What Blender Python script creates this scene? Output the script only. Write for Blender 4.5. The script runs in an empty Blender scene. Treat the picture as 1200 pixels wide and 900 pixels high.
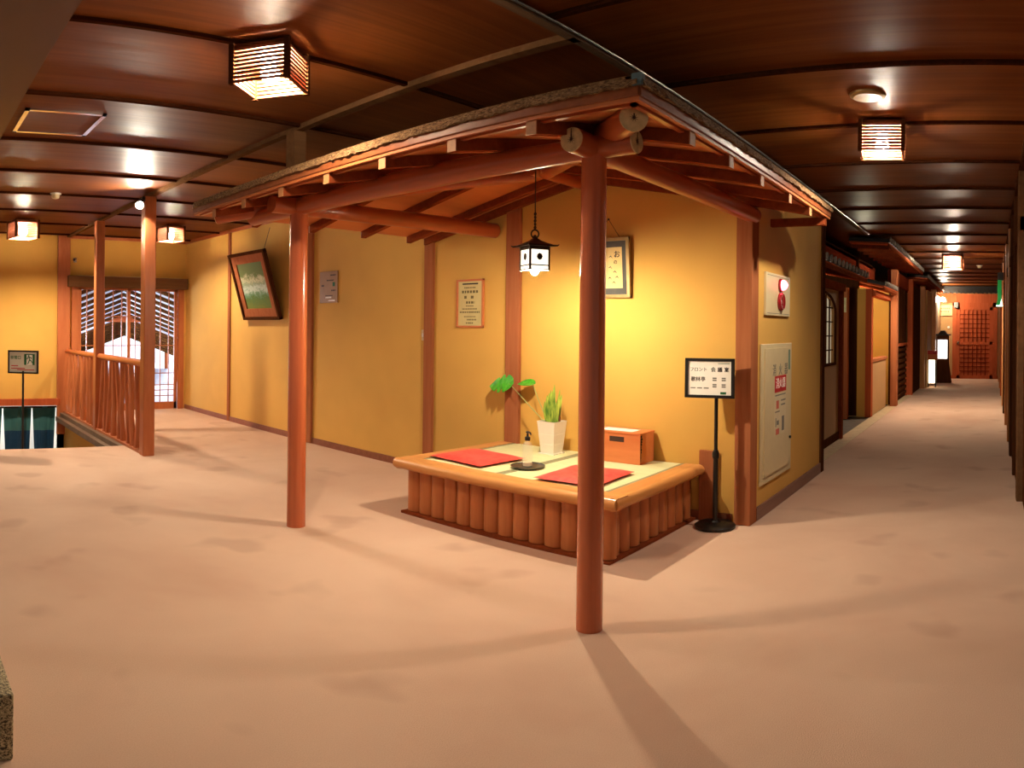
import bpy, bmesh, math, random
from mathutils import Vector, Matrix
rnd = random.Random(7)
C = bpy.context.scene.collection
PI = math.pi
V = Vector

# ------------------------------------------------------------------ materials
def _mat(name):
    m = bpy.data.materials.new(name); m.use_nodes = True
    nt = m.node_tree; b = nt.nodes['Principled BSDF']
    return m, nt, b
def _coord(nt, scale=(1, 1, 1), rot=(0, 0, 0), kind='Object'):
    tc = nt.nodes.new('ShaderNodeTexCoord'); mp = nt.nodes.new('ShaderNodeMapping')
    mp.inputs['Scale'].default_value = scale; mp.inputs['Rotation'].default_value = rot
    nt.links.new(tc.outputs[kind], mp.inputs['Vector']); return mp
def _noise(nt, mp, scale=1.0, detail=4, rough=.55, dist=0.0):
    n = nt.nodes.new('ShaderNodeTexNoise'); n.inputs['Scale'].default_value = scale
    n.inputs['Detail'].default_value = detail; n.inputs['Roughness'].default_value = rough
    n.inputs['Distortion'].default_value = dist
    nt.links.new(mp.outputs['Vector'], n.inputs['Vector']); return n
def _ramp(nt, fac, stops):
    r = nt.nodes.new('ShaderNodeValToRGB'); e = r.color_ramp.elements
    while len(e) < len(stops): e.new(.5)
    for el, (p, c) in zip(e, stops): el.position = p; el.color = (*c, 1)
    nt.links.new(fac, r.inputs['Fac']); return r
def _bump(nt, b, h, strength=.2, dist=.01):
    bp = nt.nodes.new('ShaderNodeBump'); bp.inputs['Strength'].default_value = strength
    bp.inputs['Distance'].default_value = dist
    nt.links.new(h, bp.inputs['Height']); nt.links.new(bp.outputs['Normal'], b.inputs['Normal']); return bp
def lin(r, g, b):
    f = lambda c: ((c/255+.055)/1.055)**2.4 if c > 10 else c/255/12.92
    return (f(r), f(g), f(b))
def plain(name, col, rough=.5, metal=0.0, var=.12, nscale=14, bump=.0, coat=0.0, kind='Object'):
    m, nt, b = _mat(name); mp = _coord(nt, kind=kind); n = _noise(nt, mp, nscale)
    lo = tuple(c*(1-var) for c in col); hi = tuple(min(1, c*(1+var)) for c in col)
    r = _ramp(nt, n.outputs['Fac'], [(.3, lo), (.7, hi)])
    nt.links.new(r.outputs['Color'], b.inputs['Base Color'])
    b.inputs['Roughness'].default_value = rough; b.inputs['Metallic'].default_value = metal
    b.inputs['Coat Weight'].default_value = coat
    if bump: _bump(nt, b, n.outputs['Fac'], bump)
    return m
def wood(name, c1, c2, rough=.4, axis='Z', across=38, along=1.6, coat=0.0, bump=.08, wav=0.0):
    m, nt, b = _mat(name)
    s = [across]*3; s['XYZ'.index(axis)] = along
    mp = _coord(nt, tuple(s)); n = _noise(nt, mp, 1.0, 5, .6, .4)
    mp2 = _coord(nt, tuple(v*.16 for v in s)); n2 = _noise(nt, mp2, 1.0, 2)
    mx = nt.nodes.new('ShaderNodeMath'); mx.operation = 'MULTIPLY_ADD'; mx.inputs[1].default_value = .6
    ad = nt.nodes.new('ShaderNodeMath'); ad.operation = 'MULTIPLY'; ad.inputs[1].default_value = .4
    nt.links.new(n2.outputs['Fac'], ad.inputs[0]); nt.links.new(n.outputs['Fac'], mx.inputs[0]); nt.links.new(ad.outputs[0], mx.inputs[2])
    r = _ramp(nt, mx.outputs[0], [(.34, c1), (.66, c2)])
    nt.links.new(r.outputs['Color'], b.inputs['Base Color'])
    b.inputs['Roughness'].default_value = rough
    b.inputs['Coat Weight'].default_value = coat*.5; b.inputs['Coat Roughness'].default_value = .15; b.inputs['Specular IOR Level'].default_value = .28
    if wav:
        mp3 = _coord(nt, tuple(.9 if i == 'XYZ'.index(axis) else 7.0 for i in range(3))); n3 = _noise(nt, mp3, 1.0, 3, .5)
        _bump(nt, b, n3.outputs['Fac'], wav, .02)
    elif bump: _bump(nt, b, n.outputs['Fac'], bump, .004)
    return m
def emit(name, col, strength, base=(.8, .8, .8)):
    m, nt, b = _mat(name); b.inputs['Base Color'].default_value = (*base, 1)
    b.inputs['Emission Color'].default_value = (*col, 1); b.inputs['Emission Strength'].default_value = strength
    return m
M = {}
# plaster
def plaster(name, col, v=.07):
    m, nt, b = _mat(name); mp = _coord(nt); n = _noise(nt, mp, 1.3, 3); n2 = _noise(nt, mp, 160, 3, .7)
    r = _ramp(nt, n.outputs['Fac'], [(.3, tuple(c*(1-v) for c in col)), (.7, tuple(c*(1+v) for c in col))])
    nt.links.new(r.outputs['Color'], b.inputs['Base Color']); b.inputs['Roughness'].default_value = .9
    _bump(nt, b, n2.outputs['Fac'], .25, .003); return m
M['plaster'] = plaster('ochre_plaster', lin(212, 164, 79))
M['plaster_tan'] = plaster('tan_plaster', lin(176, 134, 84))
M['plaster_white'] = plaster('white_plaster', lin(225, 228, 235))
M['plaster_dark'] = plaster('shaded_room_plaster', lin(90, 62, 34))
# carpet
m, nt, b = _mat('pink_beige_carpet'); mp = _coord(nt)
n1 = _noise(nt, mp, .9, 4, .55, .3); n2 = _noise(nt, mp, 260, 3, .7); n3 = _noise(nt, mp, 2.6, 2, .4)
r1 = _ramp(nt, n1.outputs['Fac'], [(.3, lin(197, 160, 136)), (.62, lin(212, 178, 153))])
r3 = _ramp(nt, n3.outputs['Fac'], [(.62, (1, 1, 1)), (.72, (.80, .78, .77))])
mxc = nt.nodes.new('ShaderNodeMix'); mxc.data_type = 'RGBA'; mxc.blend_type = 'MULTIPLY'; mxc.inputs['Factor'].default_value = .75
nt.links.new(r1.outputs['Color'], mxc.inputs[6]); nt.links.new(r3.outputs['Color'], mxc.inputs[7])
r2 = _ramp(nt, n2.outputs['Fac'], [(.3, (.8, .8, .8)), (.7, (1, 1, 1))])
mxd = nt.nodes.new('ShaderNodeMix'); mxd.data_type = 'RGBA'; mxd.blend_type = 'MULTIPLY'; mxd.inputs['Factor'].default_value = .6
nt.links.new(mxc.outputs[2], mxd.inputs[6]); nt.links.new(r2.outputs['Color'], mxd.inputs[7])
nt.links.new(mxd.outputs[2], b.inputs['Base Color']); b.inputs['Roughness'].default_value = .95
_bump(nt, b, n2.outputs['Fac'], .5, .004); M['carpet'] = m
# woods
M['ceil_x'] = wood('dark_ceiling_board_grain_x', lin(98, 50, 20), lin(126, 72, 32), .36, 'X', 26, .8, 0, wav=.14)
M['ceil_y'] = wood('dark_ceiling_board_grain_y', lin(96, 48, 18), lin(124, 70, 30), .47, 'Y', 26, .8, 0, wav=.14)
for k_, sp_ in (('ceil_x', .02), ('ceil_y', .10)): M[k_].node_tree.nodes['Principled BSDF'].inputs['Specular IOR Level'].default_value = sp_
M['batten'] = wood('dark_batten_wood', lin(44, 22, 12), lin(66, 34, 18), .4, 'Y')
M['batten_grey'] = wood('grey_trim_wood', lin(92, 74, 58), lin(120, 98, 78), .4, 'Y')
M['post'] = wood('polished_red_brown_post', lin(172, 84, 48), lin(196, 106, 66), .24, 'Z', 30, 1.0, 1.0)
M['beam_x'] = wood('red_brown_log_x', lin(146, 66, 34), lin(168, 84, 46), .3, 'X', 26, 1.0, .3)
M['beam_y'] = wood('red_brown_log_y', lin(146, 66, 34), lin(168, 84, 46), .3, 'Y', 26, 1.0, .3)
M['beam_d'] = wood('red_brown_log_diagonal', lin(150, 68, 36), lin(168, 84, 46), .3, 'Z', 8, 3.0, .3)
M['rafter'] = wood('rafter_wood', lin(112, 52, 28), lin(136, 68, 38), .6, 'X', 30, 30)
M['deck'] = wood('roof_board_wood', lin(176, 98, 54), lin(196, 116, 66), .5, 'Y', 12, 1.5)
M['fascia'] = wood('eave_board_wood', lin(120, 64, 34), lin(142, 80, 46), .4, 'X', 30, 30)
M['endgrain'] = plain('cut_log_end', lin(200, 176, 128), .6, var=.18, nscale=40)
M['rafterend'] = plain('rafter_end_grain', lin(178, 122, 78), .6, var=.15, nscale=40)
M['endgrain_crack'] = plain('drying_crack', lin(60, 34, 20), .8)
M['trimwood'] = wood('wall_post_wood', lin(150, 88, 56), lin(172, 108, 72), .5, 'Z', 34, 1.5, .1)
M['basebd'] = wood('baseboard_wood', lin(128, 74, 52), lin(150, 92, 66), .45, 'X', 24, 24)
M['basebd_y'] = wood('baseboard_wood_mauve', lin(122, 86, 72), lin(142, 104, 88), .45, 'Y', 24, 2)
M['railwood'] = wood('railing_wood', lin(164, 90, 52), lin(186, 112, 70), .35, 'Z', 20, 3, .2)
M['handrail'] = wood('handrail_wood', lin(178, 94, 52), lin(200, 118, 70), .35, 'X', 20, 1.5, .2)
M['kerb'] = plain('grey_brown_kerb', lin(110, 88, 70), .7, var=.2)
M['log'] = wood('split_log_face', lin(172, 96, 52), lin(192, 118, 68), .42, 'Z', 26, 2.0, .1)
M['frontrail'] = wood('platform_rail_wood', lin(190, 126, 66), lin(212, 150, 88), .35, 'X', 22, 1.2, .15)
M['siderail'] = wood('platform_rail_wood_side', lin(190, 126, 66), lin(212, 150, 88), .35, 'Y', 22, 1.2, .15)
M['darkwood'] = wood('dark_stained_wood', lin(66, 38, 22), lin(88, 52, 30), .42, 'Z', 26, 1.5, 0)
M['lintel'] = wood('dark_lintel_wood', lin(92, 64, 42), lin(112, 80, 54), .4, 'Y', 26, 1.2)
M['boxwood'] = wood('reddish_box_wood', lin(196, 110, 62), lin(212, 128, 76), .4, 'X', 20, 2.0, .1)
M['redwood'] = wood('red_cedar_door', lin(162, 78, 46), lin(184, 94, 58), .35, 'Z', 30, 1.5, .2)
M['redwood_dark'] = wood('red_cedar_lattice_dark', lin(104, 40, 22), lin(124, 52, 30), .35, 'Z', 30, 1.5, .2)
M['palewood'] = wood('pale_post_wood', lin(186, 124, 72), lin(206, 146, 92), .35, 'Z', 26, 1.5, .2)
for k_ in ('rafter', 'darkwood', 'trimwood', 'redwood', 'redwood_dark', 'lintel', 'batten_grey', 'batten'):
    b_ = M[k_].node_tree.nodes['Principled BSDF']; b_.inputs['Specular IOR Level'].default_value = 0; b_.inputs['Coat Weight'].default_value = 0
# thatch
m, nt, b = _mat('bark_thatch'); mp = _coord(nt, (60, 60, 160)); n = _noise(nt, mp, 1, 5, .75)
r = _ramp(nt, n.outputs['Fac'], [(.35, lin(66, 46, 28)), (.5, lin(148, 110, 70)), (.66, lin(200, 160, 108))])
nt.links.new(r.outputs['Color'], b.inputs['Base Color']); b.inputs['Roughness'].default_value = .9
_bump(nt, b, n.outputs['Fac'], .9, .02); M['thatch'] = m
# tatami
m, nt, b = _mat('woven_rush_tatami'); mp = _coord(nt, (6, 320, 6)); n = _noise(nt, mp, 1, 3); mp2 = _coord(nt); n2 = _noise(nt, mp2, 4, 3)
r = _ramp(nt, n.outputs['Fac'], [(.35, lin(190, 190, 140)), (.65, lin(216, 212, 166))])
nt.links.new(r.outputs['Color'], b.inputs['Base Color']); b.inputs['Roughness'].default_value = .7
_bump(nt, b, n.outputs['Fac'], .3, .003); M['tatami'] = m
M['heri'] = plain('green_grey_tatami_edging', lin(136, 132, 98), .8, nscale=90)
# red cushion with tone-on-tone figured weave
m, nt, b = _mat('figured_red_cushion_cloth'); mp = _coord(nt); vz = nt.nodes.new('ShaderNodeTexVoronoi'); vz.inputs['Scale'].default_value = 26
nt.links.new(mp.outputs['Vector'], vz.inputs['Vector']); n = _noise(nt, mp, 40, 4, .6, 1.5)
mxx = nt.nodes.new('ShaderNodeMath'); mxx.operation = 'MULTIPLY'; nt.links.new(vz.outputs['Distance'], mxx.inputs[0]); nt.links.new(n.outputs['Fac'], mxx.inputs[1])
r = _ramp(nt, mxx.outputs[0], [(.10, lin(200, 26, 22)), (.30, lin(226, 62, 50))])
nt.links.new(r.outputs['Color'], b.inputs['Base Color']); b.inputs['Roughness'].default_value = .55
b.inputs['Sheen Weight'].default_value = .2; M['redcloth'] = m
# granite
m, nt, b = _mat('speckled_granite'); mp = _coord(nt); n = _noise(nt, mp, 120, 2, .9)
r = _ramp(nt, n.outputs['Fac'], [(.38, lin(40, 36, 28)), (.5, lin(150, 134, 100)), (.64, lin(206, 192, 152))])
nt.links.new(r.outputs['Color'], b.inputs['Base Color']); b.inputs['Roughness'].default_value = .8; _bump(nt, b, n.outputs['Fac'], .4, .004); M['granite'] = m
M['stone'] = plain('dark_entry_stone', lin(84, 74, 64), .6, var=.3, nscale=9)
M['threshold'] = plain('pale_stone_threshold', lin(196, 172, 134), .6)
M['black'] = plain('black_metal', lin(30, 27, 25), .35, .3)
M['blackp'] = plain('black_plastic', lin(26, 24, 23), .35)
M['iron'] = plain('bronzed_iron', lin(58, 50, 40), .4, .7)
M['chrome'] = plain('chrome', (.75, .75, .75), .18, 1.0)
M['white'] = plain('white_plastic', lin(232, 226, 212), .4, var=.03)
M['cream'] = plain('cream_enamel', lin(216, 200, 156), .45, var=.03)
M['paper'] = plain('white_paper', lin(238, 234, 224), .8, var=.02)
M['oldpaper'] = plain('yellowed_paper', lin(206, 190, 132), .8, var=.05)
M['scroll'] = plain('cream_calligraphy_paper', lin(226, 196, 132), .8, var=.05)
M['ink'] = plain('black_ink', lin(36, 32, 30), .8)
M['inkgrey'] = plain('grey_print', lin(120, 116, 108), .8)
M['inkred'] = plain('red_print', lin(196, 40, 40), .7)
M['inkgreen'] = plain('green_print', lin(24, 96, 50), .7)
M['inkwhite'] = plain('white_print', lin(240, 236, 226), .7)
M['ceramic'] = plain('white_glazed_ceramic', lin(232, 226, 208), .22, var=.03, coat=.3)
M['soil'] = plain('potting_soil', lin(52, 36, 24), .95, var=.4, nscale=60, bump=.6)
M['traylac'] = plain('dark_lacquer_tray', lin(58, 52, 46), .35, coat=.2)
M['gold'] = plain('dull_gold_frame', lin(170, 142, 92), .35, .5)
M['matgrey'] = plain('grey_mount_board', lin(78, 76, 72), .8)
M['tin'] = plain('brushed_brass_plate', lin(150, 112, 66), .4, .2, var=.08)
M['tile'] = plain('grey_roof_tile', lin(66, 65, 63), .75, var=.2, nscale=30)
M['tileend'] = plain('pale_end_tile', lin(150, 146, 138), .8, var=.2, nscale=30); M['tileend'].node_tree.nodes['Principled BSDF'].inputs['Specular IOR Level'].default_value = 0; M['tile'].node_tree.nodes['Principled BSDF'].inputs['Specular IOR Level'].default_value = 0
M['tiledark'] = plain('dark_roof_tile', lin(26, 24, 23), .6, var=.25, nscale=30)
M['redlac'] = plain('red_plastic', lin(150, 14, 26), .25, coat=.4)
M['redpanel'] = plain('red_paint', lin(196, 40, 26), .4)
M['conduit'] = plain('grey_metal_conduit', lin(120, 122, 118), .35, .5)
# leaves
def leafmat(name, c1, c2):
    m, nt, b = _mat(name); mp = _coord(nt, (40, 40, 8)); n = _noise(nt, mp, 1, 3)
    r = _ramp(nt, n.outputs['Fac'], [(.35, c1), (.65, c2)]); nt.links.new(r.outputs['Color'], b.inputs['Base Color'])
    b.inputs['Roughness'].default_value = .35; return m
M['leaf'] = leafmat('glossy_green_leaf', lin(40, 140, 30), lin(90, 180, 50))
M['blade'] = leafmat('variegated_upright_leaf', lin(64, 116, 34), lin(186, 204, 84))
M['stemg'] = plain('pale_green_stem', lin(150, 160, 90), .5)
# noren cloth; light from behind is painted in: teal above, navy below
m, nt, b = _mat('backlit_teal_navy_curtain'); tc = nt.nodes.new('ShaderNodeTexCoord'); sp = nt.nodes.new('ShaderNodeSeparateXYZ')
nt.links.new(tc.outputs['Object'], sp.inputs[0])
r = _ramp(nt, sp.outputs['Z'], [(.0, lin(24, 70, 104)), (1, lin(60, 116, 118))]); r.color_ramp.interpolation = 'CONSTANT'
r.color_ramp.elements[1].position = .50
nt.links.new(r.outputs['Color'], b.inputs['Base Color']); b.inputs['Roughness'].default_value = .85
tl = nt.nodes.new('ShaderNodeBsdfTranslucent'); nt.links.new(r.outputs['Color'], tl.inputs['Color']); mx = nt.nodes.new('ShaderNodeMixShader'); mx.inputs[0].default_value = .28
nt.links.new(b.outputs[0], mx.inputs[1]); nt.links.new(tl.outputs[0], mx.inputs[2]); nt.links.new(mx.outputs[0], nt.nodes['Material Output'].inputs['Surface']); M['noren'] = m
# painting canvas: loose generic landscape of woods and water
m, nt, b = _mat('landscape_canvas'); tc = nt.nodes.new('ShaderNodeTexCoord'); sp = nt.nodes.new('ShaderNodeSeparateXYZ'); nt.links.new(tc.outputs['Generated'], sp.inputs[0])
mp = _coord(nt, (7, 7, 7), kind='Generated'); n = _noise(nt, mp, 1, 6, .75, .6)
ma = nt.nodes.new('ShaderNodeMath'); ma.operation = 'MULTIPLY_ADD'; ma.inputs[1].default_value = .55; nt.links.new(n.outputs['Fac'], ma.inputs[0]); nt.links.new(sp.outputs['Z'], ma.inputs[2])
r = _ramp(nt, ma.outputs[0], [(.22, lin(120, 124, 44)), (.50, lin(88, 118, 62)), (.62, lin(112, 146, 112)), (.70, lin(190, 204, 190)), (.80, lin(134, 152, 120)), (.90, lin(190, 188, 150)), (1, lin(104, 120, 70))])
nt.links.new(r.outputs['Color'], b.inputs['Base Color']); b.inputs['Roughness'].default_value = .8; b.inputs['Specular IOR Level'].default_value = .1; M['canvas'] = m
# glass
m, nt, b = _mat('clear_glass'); g = nt.nodes.new('ShaderNodeBsdfGlossy'); g.inputs['Roughness'].default_value = .02
t = nt.nodes.new('ShaderNodeBsdfTransparent'); t.inputs['Color'].default_value = (.97, .98, 1, 1); mx = nt.nodes.new('ShaderNodeMixShader'); mx.inputs[0].default_value = .06
nt.links.new(t.outputs[0], mx.inputs[1]); nt.links.new(g.outputs[0], mx.inputs[2]); nt.links.new(mx.outputs[0], nt.nodes['Material Output'].inputs['Surface']); M['glass'] = m
m, nt, b = _mat('clear_bottle_plastic'); b.inputs['Base Color'].default_value = (.93, .93, .9, 1); b.inputs['Roughness'].default_value = .08
b.inputs['Alpha'].default_value = .13; M['clear'] = m
WARM = (1, .80, .56)
BULB = emit('warm_bulb', WARM, 1250); BULB_F = emit('hall_bulb', WARM, 2700); BULB_L = emit('lantern_bulb', (1, .86, .62), 3500); BULB_G = emit('hall_bulb_low', WARM, 1700); BULB_S = emit('spot_bulb', (1, .90, .72), 6000)
BULB_C = emit('corridor_bulb', (1, .86, .68), 1250); BULB_D = emit('far_corridor_bulb', (1, .83, .62), 2000)
M['pane'] = emit('lit_frosted_pane', (1, .90, .70), 1.3)
M['lampwood'] = wood('lamp_slat_wood', lin(112, 56, 32), lin(134, 70, 42), .6, 'X', 20, 20)
M['redglow'] = emit('red_alarm_lamp', (1, .10, .16), 9)
M['exitgreen'] = emit('green_exit_face', lin(10, 120, 50), .5, base=lin(10, 110, 50)); M['exitpale'] = emit('pale_exit_face', (.6, 1, .85), 1.6)
M['lanternpaper'] = emit('lit_lantern_paper', (1, .80, .50), 3.2); M['signlit'] = emit('lit_sign_panel', (1, .95, .88), 3.5)
M['fire'] = emit('emergency_bulb', (1, .84, .62), 620)

# ------------------------------------------------------------------ geometry helpers
class Fr:   # a local frame: origin, right, up; normal = right x up
    def __init__(s, o, r, u):
        s.o = V(o); s.r = V(r).normalized(); s.u = V(u).normalized(); s.n = s.r.cross(s.u)
    def p(s, a, b, c=0): return s.o + s.r*a + s.u*b + s.n*c
WORLD = Fr((0, 0, 0), (1, 0, 0), (0, 1, 0))
class MB:
    def __init__(s): s.bm = bmesh.new()
    def poly(s, pts):
        return s.bm.faces.new([s.bm.verts.new(p) for p in pts])
    def hexa(s, p):     # 8 points: bottom 4 (ccw), top 4
        v = [s.bm.verts.new(q) for q in p]
        for f in ((3, 2, 1, 0), (4, 5, 6, 7), (0, 1, 5, 4), (1, 2, 6, 5), (2, 3, 7, 6), (3, 0, 4, 7)): s.bm.faces.new([v[i] for i in f])
        return s
    def box(s, x0, x1, y0, y1, z0, z1, fr=WORLD):
        return s.hexa([fr.p(*q) for q in ((x0, y0, z0), (x1, y0, z0), (x1, y1, z0), (x0, y1, z0), (x0, y0, z1), (x1, y0, z1), (x1, y1, z1), (x0, y1, z1))])
    def prism(s, pts, d):   # polygon of 3D points extruded by vector d
        d = V(d); a = [s.bm.verts.new(V(p)) for p in pts]; b = [s.bm.verts.new(V(p)+d) for p in pts]; n = len(pts)
        s.bm.faces.new(a[::-1]); s.bm.faces.new(b)
        for i in range(n): s.bm.faces.new((a[i], a[(i+1) % n], b[(i+1) % n], b[i]))
        return s
    def tube(s, pts, rad, n=12, cap=True):
        pts = [V(p) for p in pts]; rad = rad if isinstance(rad, (list, tuple)) else [rad]*len(pts)
        rings = []; ref = None
        for i, p in enumerate(pts):
            d = (pts[min(i+1, len(pts)-1)]-pts[max(i-1, 0)]).normalized()
            if ref is None: ref = d.orthogonal().normalized()
            ref = (ref-d*ref.dot(d)).normalized(); w = d.cross(ref)
            rings.append([s.bm.verts.new(p+(ref*math.cos(2*PI*k/n)+w*math.sin(2*PI*k/n))*rad[i]) for k in range(n)])
        for a, b in zip(rings, rings[1:]):
            for k in range(n): s.bm.faces.new((a[k], a[(k+1) % n], b[(k+1) % n], b[k]))
        if cap: s.bm.faces.new(rings[0][::-1]); s.bm.faces.new(rings[-1])
        return s
    def lathe(s, c, prof, n=24, axis=(0, 0, 1)):   # prof: (radius, height)
        ax = V(axis).normalized(); return s.tube([V(c)+ax*h for r, h in prof], [max(r, 1e-4) for r, h in prof], n) if False else s._lathe(V(c), ax, prof, n)
    def _lathe(s, c, ax, prof, n):
        u = ax.orthogonal().normalized(); w = ax.cross(u); rings = []
        for r, h in prof:
            r = max(r, 1e-4); rings.append([s.bm.verts.new(c+ax*h+(u*math.cos(2*PI*k/n)+w*math.sin(2*PI*k/n))*r) for k in range(n)])
        for a, b in zip(rings, rings[1:]):
            for k in range(n): s.bm.faces.new((a[k], a[(k+1) % n], b[(k+1) % n], b[k]))
        s.bm.faces.new(rings[0][::-1]); s.bm.faces.new(rings[-1]); return s
    def ball(s, c, r, sub=2, sc=(1, 1, 1)):
        bmesh.ops.create_icosphere(s.bm, subdivisions=sub, radius=r, matrix=Matrix.Translation(V(c)) @ Matrix.Diagonal((*sc, 1))); return s
    def torus(s, c, R, r, axis=(0, 1, 0), n=20, m=8):
        ax = V(axis).normalized(); u = ax.orthogonal().normalized(); w = ax.cross(u); rings = []
        for i in range(n):
            d = u*math.cos(2*PI*i/n)+w*math.sin(2*PI*i/n)
            rings.append([s.bm.verts.new(V(c)+d*(R+r*math.cos(2*PI*k/m))+ax*r*math.sin(2*PI*k/m)) for k in range(m)])
        for i in range(n):
            a, b = rings[i], rings[(i+1) % n]
            for k in range(m): s.bm.faces.new((a[k], b[k], b[(k+1) % m], a[(k+1) % m]))
        return s
    def text(s, fr, body, size, a=0, b=0, c=0, th=.0012, sx=1.0, bold=.0):
        cu = bpy.data.curves.new('lettering', 'FONT'); cu.body = body; cu.size = size; cu.align_x = 'CENTER'; cu.align_y = 'CENTER'
        cu.extrude = th/2; cu.resolution_u = 2; cu.offset = bold
        o = bpy.data.objects.new('lettering', cu); C.objects.link(o)
        dg = bpy.context.evaluated_depsgraph_get(); me = bpy.data.meshes.new_from_object(o.evaluated_get(dg))
        vs = [s.bm.verts.new(fr.p(a+v.co.x*sx, b+v.co.y, c+th/2+v.co.z)) for v in me.vertices]
        for p in me.polygons:
            try: s.bm.faces.new([vs[i] for i in p.vertices])
            except ValueError: pass
        bpy.data.objects.remove(o); bpy.data.meshes.remove(me); return s
    def build(s, name, mat, parent=None, smooth=False, bevel=0.0, origin=None):
        bm = s.bm; bmesh.ops.recalc_face_normals(bm, faces=bm.faces[:])
        if parent is not None: org = V(WLOC[parent.name])
        elif origin is not None: org = V(origin)
        else:
            xs = [v.co for v in bm.verts]; lo = V([min(p[i] for p in xs) for i in range(3)]); hi = V([max(p[i] for p in xs) for i in range(3)])
            org = V(((lo.x+hi.x)/2, (lo.y+hi.y)/2, lo.z))
        bmesh.ops.translate(bm, verts=bm.verts[:], vec=-org)
        me = bpy.data.meshes.new(name); bm.to_mesh(me); bm.free()
        me.materials.append(M[mat] if isinstance(mat, str) else mat)
        if smooth:
            me.polygons.foreach_set('use_smooth', [True]*len(me.polygons))
            try: me.set_sharp_from_angle(angle=math.radians(38))
            except Exception: pass
        o = bpy.data.objects.new(name, me); C.objects.link(o)
        if parent is None: o.location = org
        else: o.parent = parent
        WLOC[o.name] = tuple(org)
        if bevel:
            md = o.modifiers.new('bevel', 'BEVEL'); md.width = bevel; md.segments = 2; md.limit_method = 'ANGLE'; md.angle_limit = math.radians(40)
        return o
WLOC = {}
def fold(sheet, mb, mat):      # print on a sheet: extra faces with their own material inside the sheet's mesh
    bmesh.ops.translate(mb.bm, verts=mb.bm.verts[:], vec=-V(WLOC[sheet.name]))
    sheet.data.materials.append(M[mat] if isinstance(mat, str) else mat); k = len(sheet.data.materials)-1
    bmesh.ops.recalc_face_normals(mb.bm, faces=mb.bm.faces[:])
    for f_ in mb.bm.faces: f_.material_index = k
    mb.bm.from_mesh(sheet.data); mb.bm.to_mesh(sheet.data); mb.bm.free()
def thing(name, label, cat, loc, group=None, rotz=0):
    o = bpy.data.objects.new(name, None); C.objects.link(o); o.location = loc; o.rotation_euler = (0, 0, rotz); WLOC[o.name] = tuple(loc) if not rotz else (0, 0, 0)
    o['label'] = label; o['category'] = cat
    if group: o['group'] = group
    return o
def tag(o, label, cat, group=None):
    o['label'] = label; o['category'] = cat
    if group: o['group'] = group
    return o
def struct(o): o['kind'] = 'structure'; return o
def copy_tree(o, parent=None):
    c = o.copy(); C.objects.link(c)
    if parent is not None: c.parent = parent
    for ch in list(o.children): copy_tree(ch, c)
    return c
TN = [0]
def trim(mb, mat, **k):
    TN[0] += 1; return struct(mb.build('trim_%d' % TN[0], mat, **k))

ZC = 2.40
YB, XC, XR, XL, YE = 3.90, -1.41, .23, -9.10, 17.9     # back wall, corridor left wall, right wall, far left wall, corridor end
# ------------------------------------------------------------------ setting: floor, ceiling, walls
f = MB()
f.box(-6.43, 3.0, -2.2, 2.13, -.2, 0); f.box(XL-.05, 3.0, 2.13, YB+.05, -.2, 0); f.box(-1.50, 3.0, YB+.05, YE+.1, -.2, 0)
struct(f.build('floor', 'carpet', origin=(0, 0, 0)))
f = MB(); f.box(-3.0, -1.62, 5.6, 16, -.2, -.012); struct(f.build('floor', 'stone', origin=(0, 0, 0)))
f = MB(); f.box(-10.8, -6.4, -2.2, 2.2, -1.6, -1.4); struct(f.build('floor', 'stone', origin=(0, 0, 0)))
st = MB()
for i in range(8): st.box(-6.43-.27*(i+1), -6.43-.27*i, -2.2, 2.1, -1.4, -.17*(i+1))
struct(st.build('stairs', 'carpet'))
c = MB(); c.box(XL-.1, -1.50, .45, YB+.05, ZC, ZC+.05); struct(c.build('ceiling', 'ceil_y', origin=(0, 0, 0)))
c = MB(); c.box(-1.50, 3.0, -2.2, YE+.1, ZC, ZC+.05); c.box(-4.6, -1.50, YB+.05, YE+.1, ZC, ZC+.05); struct(c.build('ceiling', 'ceil_x', origin=(0, 0, 0)))
c = MB(); c.box(XL-.1, -1.50, -2.2, .49, 2.2, 2.45); struct(c.build('ceiling', wood('soffit_wood', lin(78, 42, 18), lin(94, 54, 26), .4, 'X', 4, 1.0, .2), origin=(0, 0, 0)))
w = MB(); w.box(XL-.1, -4.15, YB, YB+.1, 0, ZC); w.prism([(-4.15, YB, 0), (XC, YB, 0), (XC, YB, 2.01), (-2.59, YB, 2.25), (-4.15, YB, 1.93)], (0, .1, 0)); struct(w.build('wall_back', 'plaster', origin=(0, 0, 0)))
w = MB(); w.box(XC-.1, XC, YB+.02, 4.33, 0, 2.0); w.box(XC-.1, XC, 4.33, 5.64, 0, 2.19); struct(w.build('wall_left', 'plaster', origin=(0, 0, 0)))
w = MB(); w.box(XL-.1, XL, -2.2, 2.05, .18, ZC); w.box(XL-.1, XL, 2.05, YB, 1.86, ZC); w.box(XL-.1, XL, 3.82, YB, 0, 1.86); w.box(XL-.1, XL, 2.05, 2.29, -1.4, 1.86)
struct(w.build('wall_left', 'plaster', origin=(0, 0, 0)))
w = MB(); w.box(-4.6, -2.6, 5.64, 5.72, 1.8, ZC); w.box(-4.6, -4.5, YB+.05, 5.7, 1.8, ZC); struct(w.build('wall_filler', 'plaster_dark', origin=(0, 0, 0)))  # dark filler walls added behind the roof to keep stray light out
w = MB(); w.box(XL-.05, -6.43, 2.13, 2.23, -1.4, -.06); struct(w.build('wall_back', 'plaster', origin=(0, 0, 0)))       # stairwell side under the railing
w = MB(); w.box(XR, XR+.1, 2.2, YE+.1, 0, ZC); struct(w.build('wall_right', 'darkwood', origin=(0, 0, 0)))
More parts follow.
